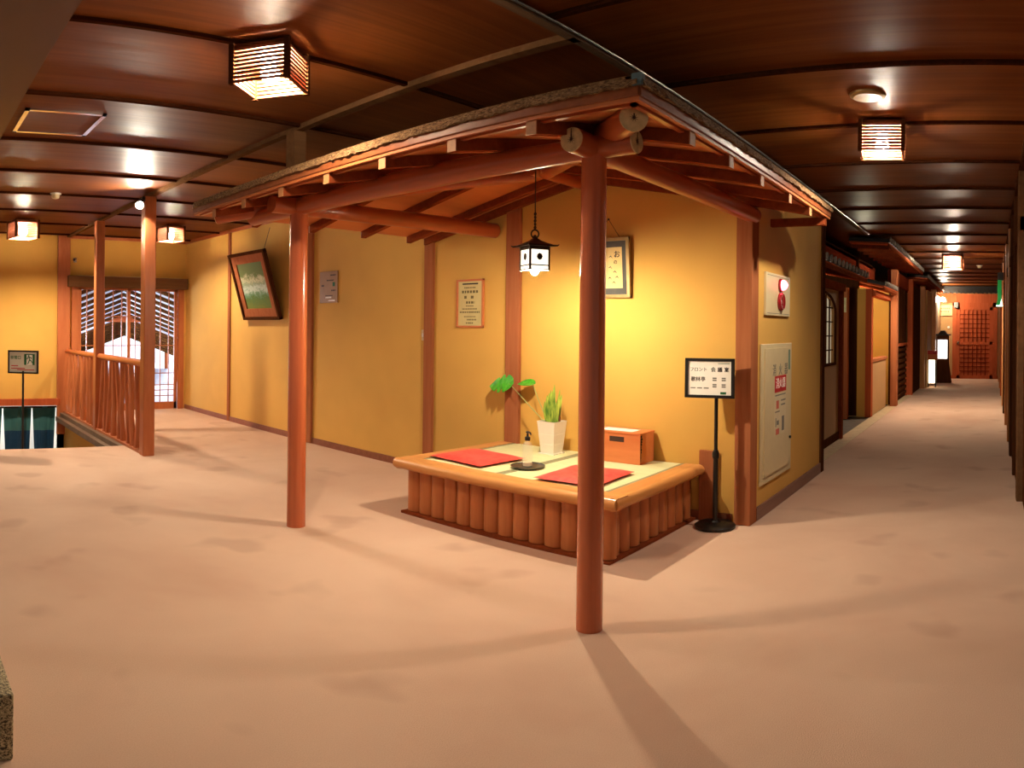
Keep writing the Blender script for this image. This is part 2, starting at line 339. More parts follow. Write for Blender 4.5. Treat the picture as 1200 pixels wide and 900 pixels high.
w = MB(); w.box(-3.0, XR+.1, YE, YE+.1, 0, ZC); struct(w.build('wall_end', 'plaster_tan', origin=(0, 0, 0)))
# lower room seen under the curtain lintel
w = MB(); w.box(-10.9, -10.8, -2.2, 2.3, -1.6, .4); w.box(-10.9, XL, 2.05, 2.3, -1.6, .4); struct(w.build('wall_lower', 'plaster_white', origin=(0, 0, 0)))
w = MB(); w.box(-10.9, XL-.1, -2.2, 2.3, .35, .45); struct(w.build('ceiling_lower', 'plaster_white', origin=(0, 0, 0)))
# ceiling battens
for k in range(8):
    x = -2.44-.925*k; b_ = MB(); b_.box(x-.013, x+.013, .49, YB, ZC-.018, ZC+.002); trim(b_, 'batten')
for k in range(18):
    y = 1.97+.912*k; b_ = MB(); b_.box(-1.49, XR, y-.014, y+.014, ZC-.018, ZC+.002); trim(b_, 'batten')
b_ = MB(); b_.box(XL, -1.49, 2.14, 2.19, ZC-.03, ZC+.002); trim(b_, 'lintel')
b_ = MB(); b_.box(-1.525, -1.485, -.5, YB+4.3, ZC-.03, ZC+.002); trim(b_, 'batten_grey')
b_ = MB(); b_.tube([(-1.47, .2, ZC-.02), (-1.47, 8.2, ZC-.02)], .006, 8); tag(b_.build('cable_conduit', 'conduit', smooth=True), 'thin grey conduit running along the ceiling trim above the pavilion corner', 'conduit')
b_ = MB(); b_.box(XL, -4.2, YB-.02, YB, ZC-.04, ZC); trim(b_, 'handrail')
b_ = MB(); b_.box(XL, XL+.02, 2.2, YB, ZC-.04, ZC); trim(b_, 'handrail')
b_ = MB(); b_.box(XR-.04, XR, 2.2, YE, ZC-.05, ZC); trim(b_, 'darkwood')
# posts let into the back wall, corner post
for x0, x1, d in ((-7.73, -7.67, .02), (-5.92, -5.82, .03), (-4.16, -4.06, .03), (-3.28, -3.15, .03)):
    b_ = MB(); b_.box(x0, x1, YB-d, YB, 0, ZC if x0 < -4.2 else 1.93 if x0 < -4 else 2.08); trim(b_, 'trimwood', bevel=.004)
b_ = MB(); b_.box(-1.50, -1.395, YB-.03, YB+.09, 0, 1.9); trim(b_, 'trimwood', bevel=.006)
b_ = MB(); b_.box(XL, XL+.05, 2.02, 2.19, -.3, ZC); trim(b_, 'railwood', bevel=.006)       # pillar where the railing meets the wall
b_ = MB(); b_.box(XL-.02, XL+.03, 3.78, 3.86, 0, 1.75); trim(b_, 'railwood')
b_ = MB(); b_.box(XL-.02, XL+.03, 2.22, 2.31, 0, 1.75); trim(b_, 'railwood')
b_ = MB(); b_.box(XC-.09, XC+.015, 5.60, 5.70, 0, 2.19); trim(b_, 'darkwood')
# skirting
b_ = MB(); b_.box(XL, -1.52, YB-.014, YB, 0, .06); struct(b_.build('baseboard_back', 'basebd'))
b_ = MB(); b_.box(XC, XC+.014, YB+.1, 5.62, 0, .085); struct(b_.build('baseboard_left', 'basebd_y'))
b_ = MB(); b_.box(-1.3, XR, YE-.015, YE, 0, .08); struct(b_.build('baseboard_end', 'redwood'))
# lintels
b_ = MB(); b_.box(XL-.02, XL+.12, 2.15, YB-.02, 1.70, 1.85); trim(b_, 'lintel', bevel=.004)
b_ = MB(); b_.box(XL-.02, XL+.06, -2.2, 2.06, .10, .19); trim(b_, 'redwood')

# ------------------------------------------------------------------ lattice sliding door to the entrance
d = thing('door_1', 'wooden lattice sliding doors with clear glass below the dark lintel', 'door', (XL, 3.05, 0)); del d['label'], d['category']; struct(d)
fy = Fr((XL, 0, 0), (0, 1, 0), (0, 0, 1))      # right = +Y, up = Z, normal = +X
for i, (y0, y1, dx) in enumerate(((2.31, 3.06, .0), (3.02, 3.78, -.04))):
    q = MB()
    for a, b2 in ((y0, y0+.045), (y1-.045, y1)): q.box(a, b2, 0, 1.72, dx-.015, dx+.015, fy)
    q.box(y0, y1, 1.67, 1.72, dx-.015, dx+.015, fy); q.box(y0, y1, 0, .1, dx-.015, dx+.015, fy)
    leaf = q.build('door_leaf', 'railwood', d)
    q = MB()
    for k in range(1, 6): yy = y0+(y1-y0)*k/6; q.box(yy-.006, yy+.006, .1, 1.67, dx-.008, dx+.008, fy)
    for zz in (.19, .27, .345, .512, .905, 1.308): q.box(y0+.04, y1-.04, zz-.006, zz+.006, dx-.008, dx+.008, fy)
    q.build('lattice', 'railwood', leaf)
    q = MB(); q.box(y0+.04, y1-.04, .1, 1.68, dx-.003, dx+.003, fy); q.build('glass_pane', 'glass', leaf)
# entrance porch outside the doors
ax = V((-.9496, .3135, 0)); sd = V((.3135, .9496, 0)); o0 = V((XL-.3, 3.05, 0)); UP = V((0, 0, 1))
p = thing('entrance_porch', 'white gabled entrance porch with timber rafters seen through the lattice doors', 'porch', tuple(o0))
RB = plain('pale_roof_boards', lin(206, 214, 230), .8)
for (d0, d1, hw, za, zb, n) in ((.12, 4.6, 1.3, 2.02, 1.36, 9), (5.0, 9.2, 1.6, 1.33, .86, 8)):
    dr = .40*hw; run = ax*(d1-d0)-UP*(za-zb)
    for s_ in (-1, 1):
        a = o0+ax*d0+UP*za; q = MB(); q.prism([a+sd*s_*hw+UP*(.05-dr), a+UP*.05, a+UP*.09, a+sd*s_*hw+UP*(.09-dr)], run); q.build('roof_boards', RB, p)
        for k in range(n):
            a2 = a+run*((k+.3)/n); q = MB(); q.prism([a2-sd*s_*-hw-UP*dr, a2, a2+UP*.05, a2+sd*s_*hw+UP*(.05-dr)], ax*.10-UP*.014); q.build('rafter', 'darkwood', p)
for k in (4.7, 9.0):
    for s_ in (-1, 1):
        q = MB(); a = o0+ax*k+sd*s_*1.15; q.tube([a, a+UP*.85], .05, 10); q.build('post', 'redwood', p, smooth=True)
q = MB(); a = o0+ax*4.7; q.tube([a-sd*1.3+UP*1.30, a+sd*1.3+UP*1.30], .055, 10); q.build('tie_beam', 'redwood', p, smooth=True)
g = MB(); g.box(-24, -10.95, -3, 14, -.1, -.01); g.box(-10.95, XL-.06, 2.3, 14, -.1, -.01); struct(g.build('ground_outside', 'plaster_white', origin=(0, 0, 0)))
g = MB(); a = o0+ax*12.4; g.prism([a-sd*6, a+sd*6, a+sd*6+UP*3, a-sd*6+UP*3], ax*.1); struct(g.build('wall_outside', 'plaster_white', origin=(0, 0, 0)))

# ------------------------------------------------------------------ railing at the stairwell
r_ = thing('stair_railing', 'rustic wooden stair railing with crooked stick balusters between tall posts', 'railing', (-7.4, 2.15, 0))
for x, s_ in ((-5.888, .055), (-7.50, .05)):
    q = MB(); q.box(x-s_, x+s_, 2.15-s_, 2.15+s_, 0, ZC-.03); q.build('post', 'railwood', r_, bevel=.008)
q = MB(); q.tube([(-9.05, 2.15, .835), (-7.5, 2.15, .838), (-5.9, 2.15, .84)], [.03, .033, .035], 12); q.build('handrail', 'handrail', r_, smooth=True)
q = MB(); q.box(-9.06, -5.94, 2.11, 2.19, 0, .025); q.build('bottom_rail', 'railwood', r_)
xs = [-8.93+.142*i for i in range(10)]+[-7.36+.150*i for i in range(10)]
for x in xs:
    l = rnd.uniform(-.075, .075); w_ = rnd.uniform(-.03, .03); rr = rnd.uniform(.023, .031); q = MB()
    pts = [(x-l, 2.15, .02), (x-l*.3+w_, 2.15+rnd.uniform(-.012, .012), .3), (x+l*.4-w_*.6, 2.15+rnd.uniform(-.012, .012), .58), (x+l, 2.15, .83)]
    q.tube(pts, [rr*1.15, rr, rr*.95, rr*.85], 8); q.build('baluster', 'railwood', r_, smooth=True)
q = MB(); q.box(-9.05, -6.43, 2.06, 2.14, -.07, -.001); trim(q, 'kerb')
q = MB(); q.box(-9.05, -6.43, 2.00, 2.06, -.11, -.05); trim(q, 'kerb')
# exit sign stand on the top stair
fs = Fr((-6.58, 1.13, 0), (.42, .907, 0), (0, 0, 1)); t_ = thing('exit_sign_stand', 'black framed emergency exit sign on a thin black pole at the head of the stairs', 'sign', (-6.58, 1.13, -.17))
q = MB(); q.lathe((-6.58, 1.13, -.17), [(.12, 0), (.12, .012), (.02, .03)], 24); q.build('base', 'black', t_, smooth=True)
q = MB(); q.tube([(-6.58, 1.13, -.15), (-6.58, 1.13, .74)], .011, 10); q.build('pole', 'black', t_, smooth=True)
q = MB()
for a0, a1, b0, b1 in ((-.152, .152, .715, .73), (-.152, .152, .925, .94), (-.152, -.138, .715, .94), (.138, .152, .715, .94)): q.box(a0, a1, b0, b1, -.012, .014, fs)
q.build('frame', 'black', t_)
sh = MB(); sh.box(-.14, .14, .728, .927, -.008, .004, fs); sh = sh.build('sheet', plain('sign_sheet', lin(214, 208, 190), .6, var=.02), t_)
q = MB(); q.box(.01, .115, .80, .905, .004, .006, fs); fold(sh, q, 'inkgreen')
q = MB(); q.box(.034, .094, .80, .897, .006, .0065, fs); fold(sh, q, 'inkwhite')
q = MB()
q.ball(fs.p(.056, .888, .008), .009, 1)
for pts in ([(.058, .878), (.066, .85)], [(.058, .875), (.044, .868), (.04, .855)], [(.06, .876), (.078, .872), (.084, .86)], [(.066, .85), (.056, .828), (.046, .808)], [(.066, .85), (.082, .838), (.096, .82)]):
    q.tube([fs.p(a, b2, .0075) for a, b2 in pts], .0045, 6)
fold(sh, q, 'inkgreen')
q = MB(); q.text(fs, '非常口', .036, -.075, .868, .004, bold=.0006); fold(sh, q, 'inkgreen')
q = MB()
for i, (a0, a1, z) in enumerate(((-.12, -.05, .79), (-.12, .02, .765), (-.06, .11, .752))): q.box(a0, a1, z-.004, z+.004, .004, .005, fs)
fold(sh, q, 'inkred')
# noren curtain in the doorway below
t_ = thing('split_doorway_curtain', 'split curtain, painted backlit teal above and navy below, hanging in the doorway at the foot of the stairs', 'curtain', (XL-.05, 1.2, -.75))
q = MB(); q.tube([(XL-.05, -2.1, .07), (XL-.05, 2.05, .07)], .014, 8); q.build('rod', 'black', t_, smooth=True)
for i, (y0, y1) in enumerate(((-.45, .42), (.43, 1.29), (1.30, 1.69), (1.70, 2.02))):
    q = MB(); n = 10; top, bot = [], []
    nar = .04
    for k in range(n+1):
        u = k/n; top.append(V((XL-.05+.012*math.sin(u*9+i), y0+(y1-y0)*u, .08))); bot.append(V((XL-.05+.03*math.sin(u*11+i), y0+nar+(y1-y0-2*nar)*u, -.75)))
    for k in range(n): q.hexa([bot[k], bot[k+1], bot[k+1]+V((.006, 0, 0)), bot[k]+V((.006, 0, 0)), top[k], top[k+1], top[k+1]+V((.006, 0, 0)), top[k]+V((.006, 0, 0))])
    bmesh.ops.remove_doubles(q.bm, verts=q.bm.verts[:], dist=.0005)
    q.build('curtain_panel', 'noren', t_, smooth=True)

# ------------------------------------------------------------------ pavilion: posts, log beams, hipped bark roof
pv = thing('pavilion_canopy', 'red-brown log pavilion on two round posts, its hipped roof edged with bark', 'pavilion', (-2.6, 3.0, 0))
for x, r in ((-1.41, .05), (-3.40, .055)):
    q = MB(); q.tube([(x, 2.167, 0), (x, 2.167, .9), (x, 2.167, 1.87)], [r, r*.985, r*.96], 32); q.build('post', 'post', pv, smooth=True)
q = MB(); q.box(-3.49, -3.40, 2.13, 2.21, 2.05, ZC-.03); q.build('ceiling_strut', 'lintel', pv)
q = MB(); q.tube([(-1.23, 2.167, 1.895), (-1.6, 2.167, 1.893), (-2.3, 2.167, 1.902), (-3.0, 2.167, 1.903), (-3.95, 2.167, 1.905)], [.046, .047, .058, .055, .05], 20); q.build('front_beam', 'beam_x', pv, smooth=True)
q = MB(); q.tube([(-1.41, 2.02, 1.892), (-1.41, 2.6, 1.888), (-1.41, 3.3, 1.898), (-1.41, 3.93, 1.90)], [.048, .045, .05, .048], 20); q.build('side_beam', 'beam_y', pv, smooth=True)
q = MB(); q.tube([(-3.40, 1.98, 1.90), (-3.40, 2.7, 1.905), (-3.40, 3.88, 1.93)], [.05, .053, .056], 20); q.build('side_beam', 'beam_y', pv, smooth=True)
def logend(c, n, r, ring=True):
    n = V(n).normalized(); q = MB(); q.lathe(V(c), [(r*.985, 0), (r*.97, .004)], 24, n); e = q.build('cut_end', 'endgrain', pv, smooth=True)
    u = V((0, 0, 1)); q = MB(); w2 = u.cross(n).normalized(); cc = V(c)+n*.0045
    q.prism([cc-w2*.003, cc+w2*.003, cc+w2*.001+u*r*.9, cc-w2*.001+u*r*.9], n*.0015)
    for k in range(9):
        a = 2*PI*k/9+.2; dd = (w2*math.cos(a)+u*math.sin(a)); e2 = n.cross(dd); q.prism([cc-e2*.0018, cc+e2*.0018, cc+dd*r*.33], n*.001)
    q.build('end_crack', 'endgrain_crack', e)
logend((-1.23, 2.167, 1.895), (1, 0, 0), .046); logend((-1.41, 2.02, 1.892), (0, -1, 0), .048)
S = .208; ZE = 1.925; XRIDGE, YAP = -2.59, 3.39; XE0, XE1, YE0 = -4.15, -1.03, 1.83
def zu(x, y): return ZE+S*max(0, min(x-XE0, XE1-x, y-YE0))
for s, hx in ((1, XE1-.09), (-1, XE0+.09)):
    d0 = V((-s*.7071, .7071, 0)); q = MB(); a = V((hx, YE0+.125, 1.913)); bpt = V((XRIDGE+s*.05, YAP-.02, 2.17)); q.tube([a, (a+bpt)/2, bpt], [.05, .05, .045], 20); q.build('hip_log', 'beam_d', pv, smooth=True)
    logend(a, a-bpt, .05)
q = MB(); q.tube([(XRIDGE, YAP-.1, 2.19), (XRIDGE, YB, 2.19)], .045, 16); q.build('ridge_log', 'beam_y', pv, smooth=True)
RW, RH = .022, .05
for x in (-1.451, -1.83, -2.24, -2.65, -3.06, -3.47, -3.86):         # front rafters run back to the hips
    y1 = min(YAP, YE0+min(x-XE0, XE1-x)); q = MB(); z0, z1 = zu(x, YE0), ZE+S*(y1-YE0)
    q.hexa([(x-RW, YE0+.01, z0-RH), (x+RW, YE0+.01, z0-RH), (x+RW, y1, z1-RH), (x-RW, y1, z1-RH), (x-RW, YE0+.01, z0), (x+RW, YE0+.01, z0), (x+RW, y1, z1), (x-RW, y1, z1)])
    rf = q.build('rafter', 'rafter', pv); q = MB(); q.box(x-RW, x+RW, YE0+.006, YE0+.01, z0-RH, z0); q.build('rafter_end', 'rafterend', rf)
for s, ys in ((1, (2.234, 2.613, 2.999, 3.45, 3.86)), (-1, (2.28, 2.75, 3.22, 3.68, 3.87))):
    xe = XE1 if s > 0 else XE0
    for y in ys:
        x1 = xe-s*min(1.56, y-YE0); z1 = ZE+S*abs(x1-xe); q = MB(); x0 = xe-s*.01
        q.hexa([(x0, y-RW, ZE-RH), (x1, y-RW, z1-RH), (x1, y+RW, z1-RH), (x0, y+RW, ZE-RH), (x0, y-RW, ZE), (x1, y-RW, z1), (x1, y+RW, z1), (x0, y+RW, ZE)])
        rf = q.build('rafter', 'rafter', pv); q = MB(); q.box(min(x0, x0+s*.004), max(x0, x0+s*.004), y-RW, y+RW, ZE-RH, ZE); q.build('rafter_end', 'rafterend', rf)
y = 4.24; q = MB(); q.box(-1.40, XE1-.01, y-RW, y+RW, ZE-RH, ZE); q.build('rafter', 'rafter', pv)
def zpt(x, y, dz=0, d=None): return V((x, y, ZE+S*d+dz))
F = [zpt(XE0, YE0, d=0), zpt(XE1, YE0, d=0), zpt(XRIDGE, YAP, d=1.56)]
Rr = [zpt(XE1, YE0, d=0), zpt(XE1, 4.32, d=0), zpt(XC+.003, 4.32, d=.377), zpt(XC+.003, YB-.004, d=.377), zpt(XRIDGE, YB-.004, d=1.56), zpt(XRIDGE, YAP, d=1.56)]
Ll = [zpt(XE0, YE0, d=0), zpt(XRIDGE, YAP, d=1.56), zpt(XRIDGE, YB-.004, d=1.56), zpt(XE0, YB-.004, d=0)]
q = MB()
for pl in (F, Rr, Ll): q.prism(pl, (0, 0, .014))
q.build('roof_boards', 'deck', pv)
q = MB()
for pl in (F, Rr, Ll): q.prism([v+V((0, 0, .045)) for v in pl], (0, 0, .045))
th = q.build('bark_thatch', 'thatch', pv)
q = MB()                       # ragged overhanging edge of the bark layer
def ragged(a, b, out, n):
    a, b, out = V(a), V(b), V(out); prev = None
    for k in range(n+1):
        pnt = a.lerp(b, k/n); o1 = .012+rnd.uniform(0, .012); zt = .078+rnd.uniform(-.008, .006); zb = .047+rnd.uniform(-.004, .006)
        cur = (pnt+V((0, 0, zb))-out*.05, pnt+V((0, 0, zb))+out*o1, pnt+V((0, 0, zt))+out*(o1*.6), pnt+V((0, 0, zt+.006))-out*.05)
        if prev: q.hexa([prev[0], prev[1], cur[1], cur[0], prev[3], prev[2], cur[2], cur[3]])
        prev = cur
ragged((XE0, YE0, ZE), (XE1, YE0, ZE), (0, -1, 0), 150); ragged((XE1, YE0, ZE), (XE1, 4.32, ZE), (1, 0, 0), 120); ragged((XE0, YE0, ZE), (XE0, YB-.01, ZE), (-1, 0, 0), 90)
q.build('thatch_edge', 'thatch', th)
for nm, (x0, x1, y0, y1) in (('eave_board', (XE0, XE1, YE0-.006, YE0+.03)), ('eave_board', (XE1-.03, XE1+.006, YE0, 4.32)), ('eave_board', (XE0-.006, XE0+.03, YE0, YB-.01))):
    q = MB(); q.box(x0, x1, y0, y1, ZE+.014, ZE+.05); q.build(nm, 'fascia', pv, bevel=.004)
for x0, x1, y0, y1 in ((XE0+.03, XE1-.03, YE0+.03, YE0+.05), (XE1-.05, XE1-.03, YE0+.03, 4.32)):
    q = MB(); q.box(x0, x1, y0, y1, ZE-.004, ZE+.014); q.build('eave_batten', 'beam_x', pv)
q = MB(); q.box(XE1-.02, XE1+.014, YE0-.014, YE0+.01, ZE+.05, ZE+.09); q.build('corner_clip', plain('blue_grey_metal', lin(110, 140, 150), .4, .5), pv)

# ------------------------------------------------------------------ pendant lantern
LX, LY = -2.405, 3.09; RL0 = math.radians(-25)
t_ = thing('hanging_lantern', 'square bronze lantern with frosted panes hanging on a chain under the pavilion roof', 'lantern', (LX, LY, 1.50))
q = MB(); q.tube([(LX, LY, 1.762), (LX, LY, 2.13)], .0035, 6)
for k in range(5): q.torus((LX, LY, 1.775+.02*k), .008, .0028, (1, 0, 0) if k % 2 else (0, 1, 0), 10, 5)
q.lathe((LX, LY, 2.12), [(.008, 0), (.03, .01), (.03, .03)], 14); q.build('chain', 'iron', t_, smooth=True)
q = MB(); q.torus((LX, LY, 1.765), .03, .0065, (.75, -.66, 0), 20, 6); q.build('ring', 'iron', t_, smooth=True)
q = MB(); A = .165
lay = [(.165, 1.668), (.162, 1.680), (.10, 1.698), (.05, 1.716), (.022, 1.733), (.018, 1.742)]
for (a0, z0), (a1, z1) in zip(lay, lay[1:]):
    for k in range(4):
        c0, c1 = [V((math.cos(PI/4+RL0+PI/2*(k+j)), math.sin(PI/4+RL0+PI/2*(k+j)), 0))*1.0 for j in (0, 1)]
        q.poly([V((LX, LY, z0))+c0*a0, V((LX, LY, z0))+c1*a0, V((LX, LY, z1))+c1*a1, V((LX, LY, z1))+c0*a1])
q.poly([V((LX, LY, 1.668))+V((math.cos(PI/4+RL0+PI/2*k), math.sin(PI/4+RL0+PI/2*k), 0))*.165 for k in range(4)])
bmesh.ops.remove_doubles(q.bm, verts=q.bm.verts[:], dist=.0005)
q.lathe((LX, LY, 1.735), [(.016, 0), (.022, .008), (.012, .018), (.004, .024)], 12)
for k in range(4):
    c0 = V((math.cos(PI/4+RL0+PI/2*k), math.sin(PI/4+RL0+PI/2*k), 0)); q.tube([V((LX, LY, 1.675))+c0*.155, V((LX, LY, 1.674))+c0*.185, V((LX, LY, 1.682))+c0*.20], [.008, .006, .003], 8)
q.build('lantern_roof', 'iron', t_)
hb = .082
fq = Fr((LX, LY, 0), (math.cos(RL0), math.sin(RL0), 0), (-math.sin(RL0), math.cos(RL0), 0)); q = MB()
for sx in (-1, 1):
    for sy in (-1, 1): q.box(sx*hb-.007, sx*hb+.007, sy*hb-.007, sy*hb+.007, 1.492, 1.67, fq)
for z0, z1 in ((1.643, 1.67), (1.527, 1.535), (1.497, 1.503)):
    for s in (-1, 1): q.box(-hb, hb, s*hb-.005, s*hb+.005, z0, z1, fq); q.box(s*hb-.005, s*hb+.005, -hb, hb, z0, z1, fq)
q.build('frame', 'iron', t_)
RL = math.radians(-25)
for k in range(4):
    nx, ny = math.cos(RL+PI/2*k), math.sin(RL+PI/2*k)
    fr = Fr((LX+nx*hb, LY+ny*hb, 1.535), (-ny, nx, 0), (0, 0, 1)); q = MB(); q.box(-.075, .075, 0, .108, -.002, .002, fr); q.box(-.075, .075, -.032, -.008, -.002, .002, fr); pn = q.build('pane', 'pane', t_)
    q = MB(); q.lathe(fr.p(0, .058, .002), [(.022, 0), (.022, .002)], 20, fr.n)
    for j in range(12):
        a = 2*PI*j/12; q.lathe(fr.p(.022*math.cos(a), .058+.022*math.sin(a), .002), [(.005, 0), (.005, .0018)], 8, fr.n)
    q.build('crest', 'iron', pn)
q = MB(); q.ball((LX, LY, 1.492), .033, 2); q.build('bulb', BULB_L, t_, smooth=True)
def squash(o):
    if o.type == 'MESH' and not o.name.startswith('chain'): o.data.transform(Matrix.Translation((0, 0, .032)) @ Matrix.Diagonal((.72, .72, .78, 1)))
    for ch in o.children: squash(ch)
squash(t_)

# ------------------------------------------------------------------ slatted ceiling lamps
def slat_lamp(loc, rot, sc, label, bulb, sl=.0058):
    t_ = thing('ceiling_lamp', label, 'lamp', (0, 0, 0), 'slatted wooden ceiling lamps'); h = .116
    q = MB(); q.box(-.105, .105, -.105, .105, -.028, 0); q.build('ceiling_plate', 'darkwood', t_)
    q = MB(); q.box(-.03, .03, -.03, .03, -.045, -.028); q.lathe((0, 0, -.078), [(.018, 0), (.02, .035)], 12); q.build('socket', 'white', t_)
    for sx in (-1, 1):
        for sy in (-1, 1):
            q = MB(); q.box(sx*h-.011, sx*h+.011, sy*h-.011, sy*h+.011, -.186, 0); q.build('corner_post', 'darkwood', t_)
    for k, (nx, ny) in enumerate(((0, -1), (1, 0), (0, 1), (-1, 0))):
        q = MB(); fr = Fr((nx*h, ny*h, 0), (-ny, nx, 0), (0, 0, 1))
        for j in range(9): z = -.03-.018*j; q.box(-h-.010, h+.010, z-sl, z+sl, -.006, .004, fr)
        q.build('slat_side', 'lampwood', t_)
    q = MB(); q.ball((0, 0, -.112), .040, 2, (1, 1, 1.1)); q.build('bulb', bulb, t_, smooth=True)
    t_.location = loc; t_.rotation_euler = (0, 0, rot); t_.scale = (sc,)*3
    return t_
L1 = slat_lamp((-2.425, 1.40, ZC-.018), math.radians(38), 1.0, 'large slatted ceiling lamp nearest the camera, left of the pavilion roof', BULB)
L2 = slat_lamp((-.608, 3.78, ZC-.018), math.radians(7), 1.0, 'slatted ceiling lamp below the round ceiling speaker at the mouth of the corridor', BULB_C)
L3 = slat_lamp((-.58, 10.4, ZC-.018), 0, 1.25, 'far slatted ceiling lamp deep in the corridor before the red door', BULB_D)
L4 = slat_lamp((-7.77, 1.32, ZC-.018), math.radians(12), 1.15, 'distant slatted ceiling lamp above the stairwell at the left edge', BULB_F, .0075)
L5 = copy_tree(L4); L5.location = (-7.66, 3.08, ZC-.018); L5.rotation_euler[2] = math.radians(10); L5.scale = (1.0,)*3; [setattr(o_.material_slots[0], 'link', 'OBJECT') or setattr(o_.material_slots[0], 'material', BULB_G) for o_ in L5.children if o_.name.startswith('bulb')]
L5['label'] = 'distant slatted ceiling lamp behind the railing post, in front of the lattice doors'
# spot lamp on the railing post
t_ = thing('spot_lamp', 'bare bright spot lamp fixed to the top of the tall railing post', 'lamp', (-5.80, 2.04, 2.25))
sd_ = V((.66, -.42, -.62)).normalized(); sp_ = V((-5.800, 2.035, 2.285))
q = MB(); q.box(-5.845, -5.80, 2.06, 2.085, 2.315, 2.355); q.tube([(-5.82, 2.065, 2.33), sp_-sd_*.035], .008, 8); q.build('bracket', 'black', t_)
q = MB(); q._lathe(sp_, sd_, [(.018, -.05), (.030, -.038), (.036, 0), (.040, .030), (.037, .030), (.032, 0), (.024, -.03), (.0, -.034)], 20); q.build('reflector', 'black', t_, smooth=True)
q = MB(); q.ball(sp_+sd_*.012, .026, 2); q.build('bulb', BULB_S, t_, smooth=True)

# ------------------------------------------------------------------ raised seating platform
pf = thing('sitting_platform', 'low seating platform faced with split logs, topped with tatami in a wooden rail', 'bench', (-2.5, 3.4, 0))
X0, X1, Y0, Y1 = -3.30, -1.76, 2.885, 3.885
q = MB(); q.box(X0+.06, X1-.05, Y0+.05, Y1, .0, .30); q.build('core', 'darkwood', pf)
q = MB(); q.box(X0+.02, X1+.005, Y0-.012, Y1, 0, .016); q.build('plinth', 'rafter', pf)
n = 14; wlog = (X1-.005-(X0+.03))/n
for k in range(n):
    xc = X0+.03+wlog*(k+.5); ww = wlog*.5*rnd.uniform(.94, 1.0); q = MB(); pr = [(ww*math.cos(PI+PI*j/10), .036*math.sin(PI+PI*j/10)) for j in range(11)]
    q.prism([(xc+a, Y0+.05+b2, .02) for a, b2 in pr], (0, 0, .275)); q.build('split_log', 'log', pf, smooth=True)
n = 9; wl2 = (Y1-(Y0+.04))/n
for k in range(n):
    yc = Y0+.04+wl2*(k+.5); ww = wl2*.5*rnd.uniform(.94, 1.0); q = MB(); pr = [(.036*math.cos(-PI/2+PI*j/10), ww*math.sin(-PI/2+PI*j/10)) for j in range(11)]
    q.prism([(X1-.05+a, yc+b2, .02) for a, b2 in pr], (0, 0, .275)); q.build('split_log', 'log', pf, smooth=True)
q = MB(); q.lathe((X1-.04, Y0+.04, .02), [(.046, 0), (.046, .275)], 20); q.build('corner_log', 'log', pf, smooth=True)
def rail(pa, pb, inw, mat, nm):    # log-edged rail, outer side rounded
    pa, pb, inw = V(pa), V(pb), V(inw); q = MB(); prof = [(.115, .0), (.115, -.055)]+[(.03-.055*math.sin(PI*j/8) if False else .022-.042*math.sin(PI*j/10), -.03-.035*math.cos(PI*j/10)-.002) for j in range(11)]+[(.03, .0)]
    q.prism([pa+inw*a+V((0, 0, .362+b2)) for a, b2 in prof], pb-pa); return q.build(nm, mat, pf, smooth=True)
rail((X0-.02, Y0-.03, 0), (X1+.05, Y0-.03, 0), (0, 1, 0), 'frontrail', 'front_rail')
rail((X1+.045, Y0-.028, -.0012), (X1+.045, Y1+.0, -.0012), (-1, 0, 0), 'siderail', 'side_rail')
rail((X0-.015, Y0-.028, -.0012), (X0-.015, Y1+.0, -.0012), (1, 0, 0), 'siderail', 'side_rail')
TX0, TX1, TY0, TY1 = X0+.10, X1-.07, Y0+.085, Y1
mid = -2.565
for a0, a1 in ((TX0, mid), (mid, TX1)):
    q = MB(); q.box(a0+.002, a1-.002, TY0, TY1, .30, .356); tm = q.build('tatami_mat', 'tatami', pf)
    for e0, e1 in ((a0+.002, a0+.028), (a1-.028, a1-.002)):
        q = MB(); q.box(e0, e1, TY0, TY1, .3561, .3575); q.build('cloth_edging', 'heri', tm)
# floor cushions
def cushion(cx, cy, w2, d2, rot, label):
    cr, sr = math.cos(rot), math.sin(rot); n = 16; q = MB(); top, bot = {}, {}
    for i in range(n+1):
        for j in range(n+1):
            u, v = -1+2*i/n, -1+2*j/n; e = max(abs(u), abs(v)); hgt = .021*(1-abs(u)**6)*(1-abs(v)**6)*(1-.25*math.exp(-(u*u+v*v)*8))
            pin = 1-.035*(1-abs(u*v)); x, y = u*w2*pin, v*d2*pin; X, Y = cx+x*cr-y*sr, cy+x*sr+y*cr
            top[i, j] = q.bm.verts.new((X, Y, .372+hgt)); bot[i, j] = top[i, j] if e > .999 else q.bm.verts.new((X, Y, .372-min(.0145, hgt*.9)))
    for i in range(n):
        for j in range(n):
            q.bm.faces.new((top[i, j], top[i+1, j], top[i+1, j+1], top[i, j+1]))
            bb = (bot[i, j+1], bot[i+1, j+1], bot[i+1, j], bot[i, j])
            try: q.bm.faces.new(bb)
            except ValueError: pass
    t_ = thing('floor_cushion', label, 'cushion', (cx, cy, .357), 'red floor cushions on the platform'); q.build('cover', 'redcloth', t_, smooth=True)
    q = MB()
    for a in (0,): 
        for k in range(4): 
            q.tube([(cx+(.006*math.cos(k*PI/2+.4)), cy+.006*math.sin(k*PI/2+.4), .386), (cx+.02*math.cos(k*PI/2+.4), cy+.02*math.sin(k*PI/2+.4), .388)], .0016, 5)
    q.build('centre_tuft', 'redcloth', t_)
    return t_
cushion(-2.955, 3.225, .235, .20, math.radians(-4), 'flat red figured cushion on the left tatami mat, beside the round tray')
cushion(-2.13, 3.215, .20, .225, math.radians(3), 'flat red figured cushion on the right tatami mat, partly behind the front post')
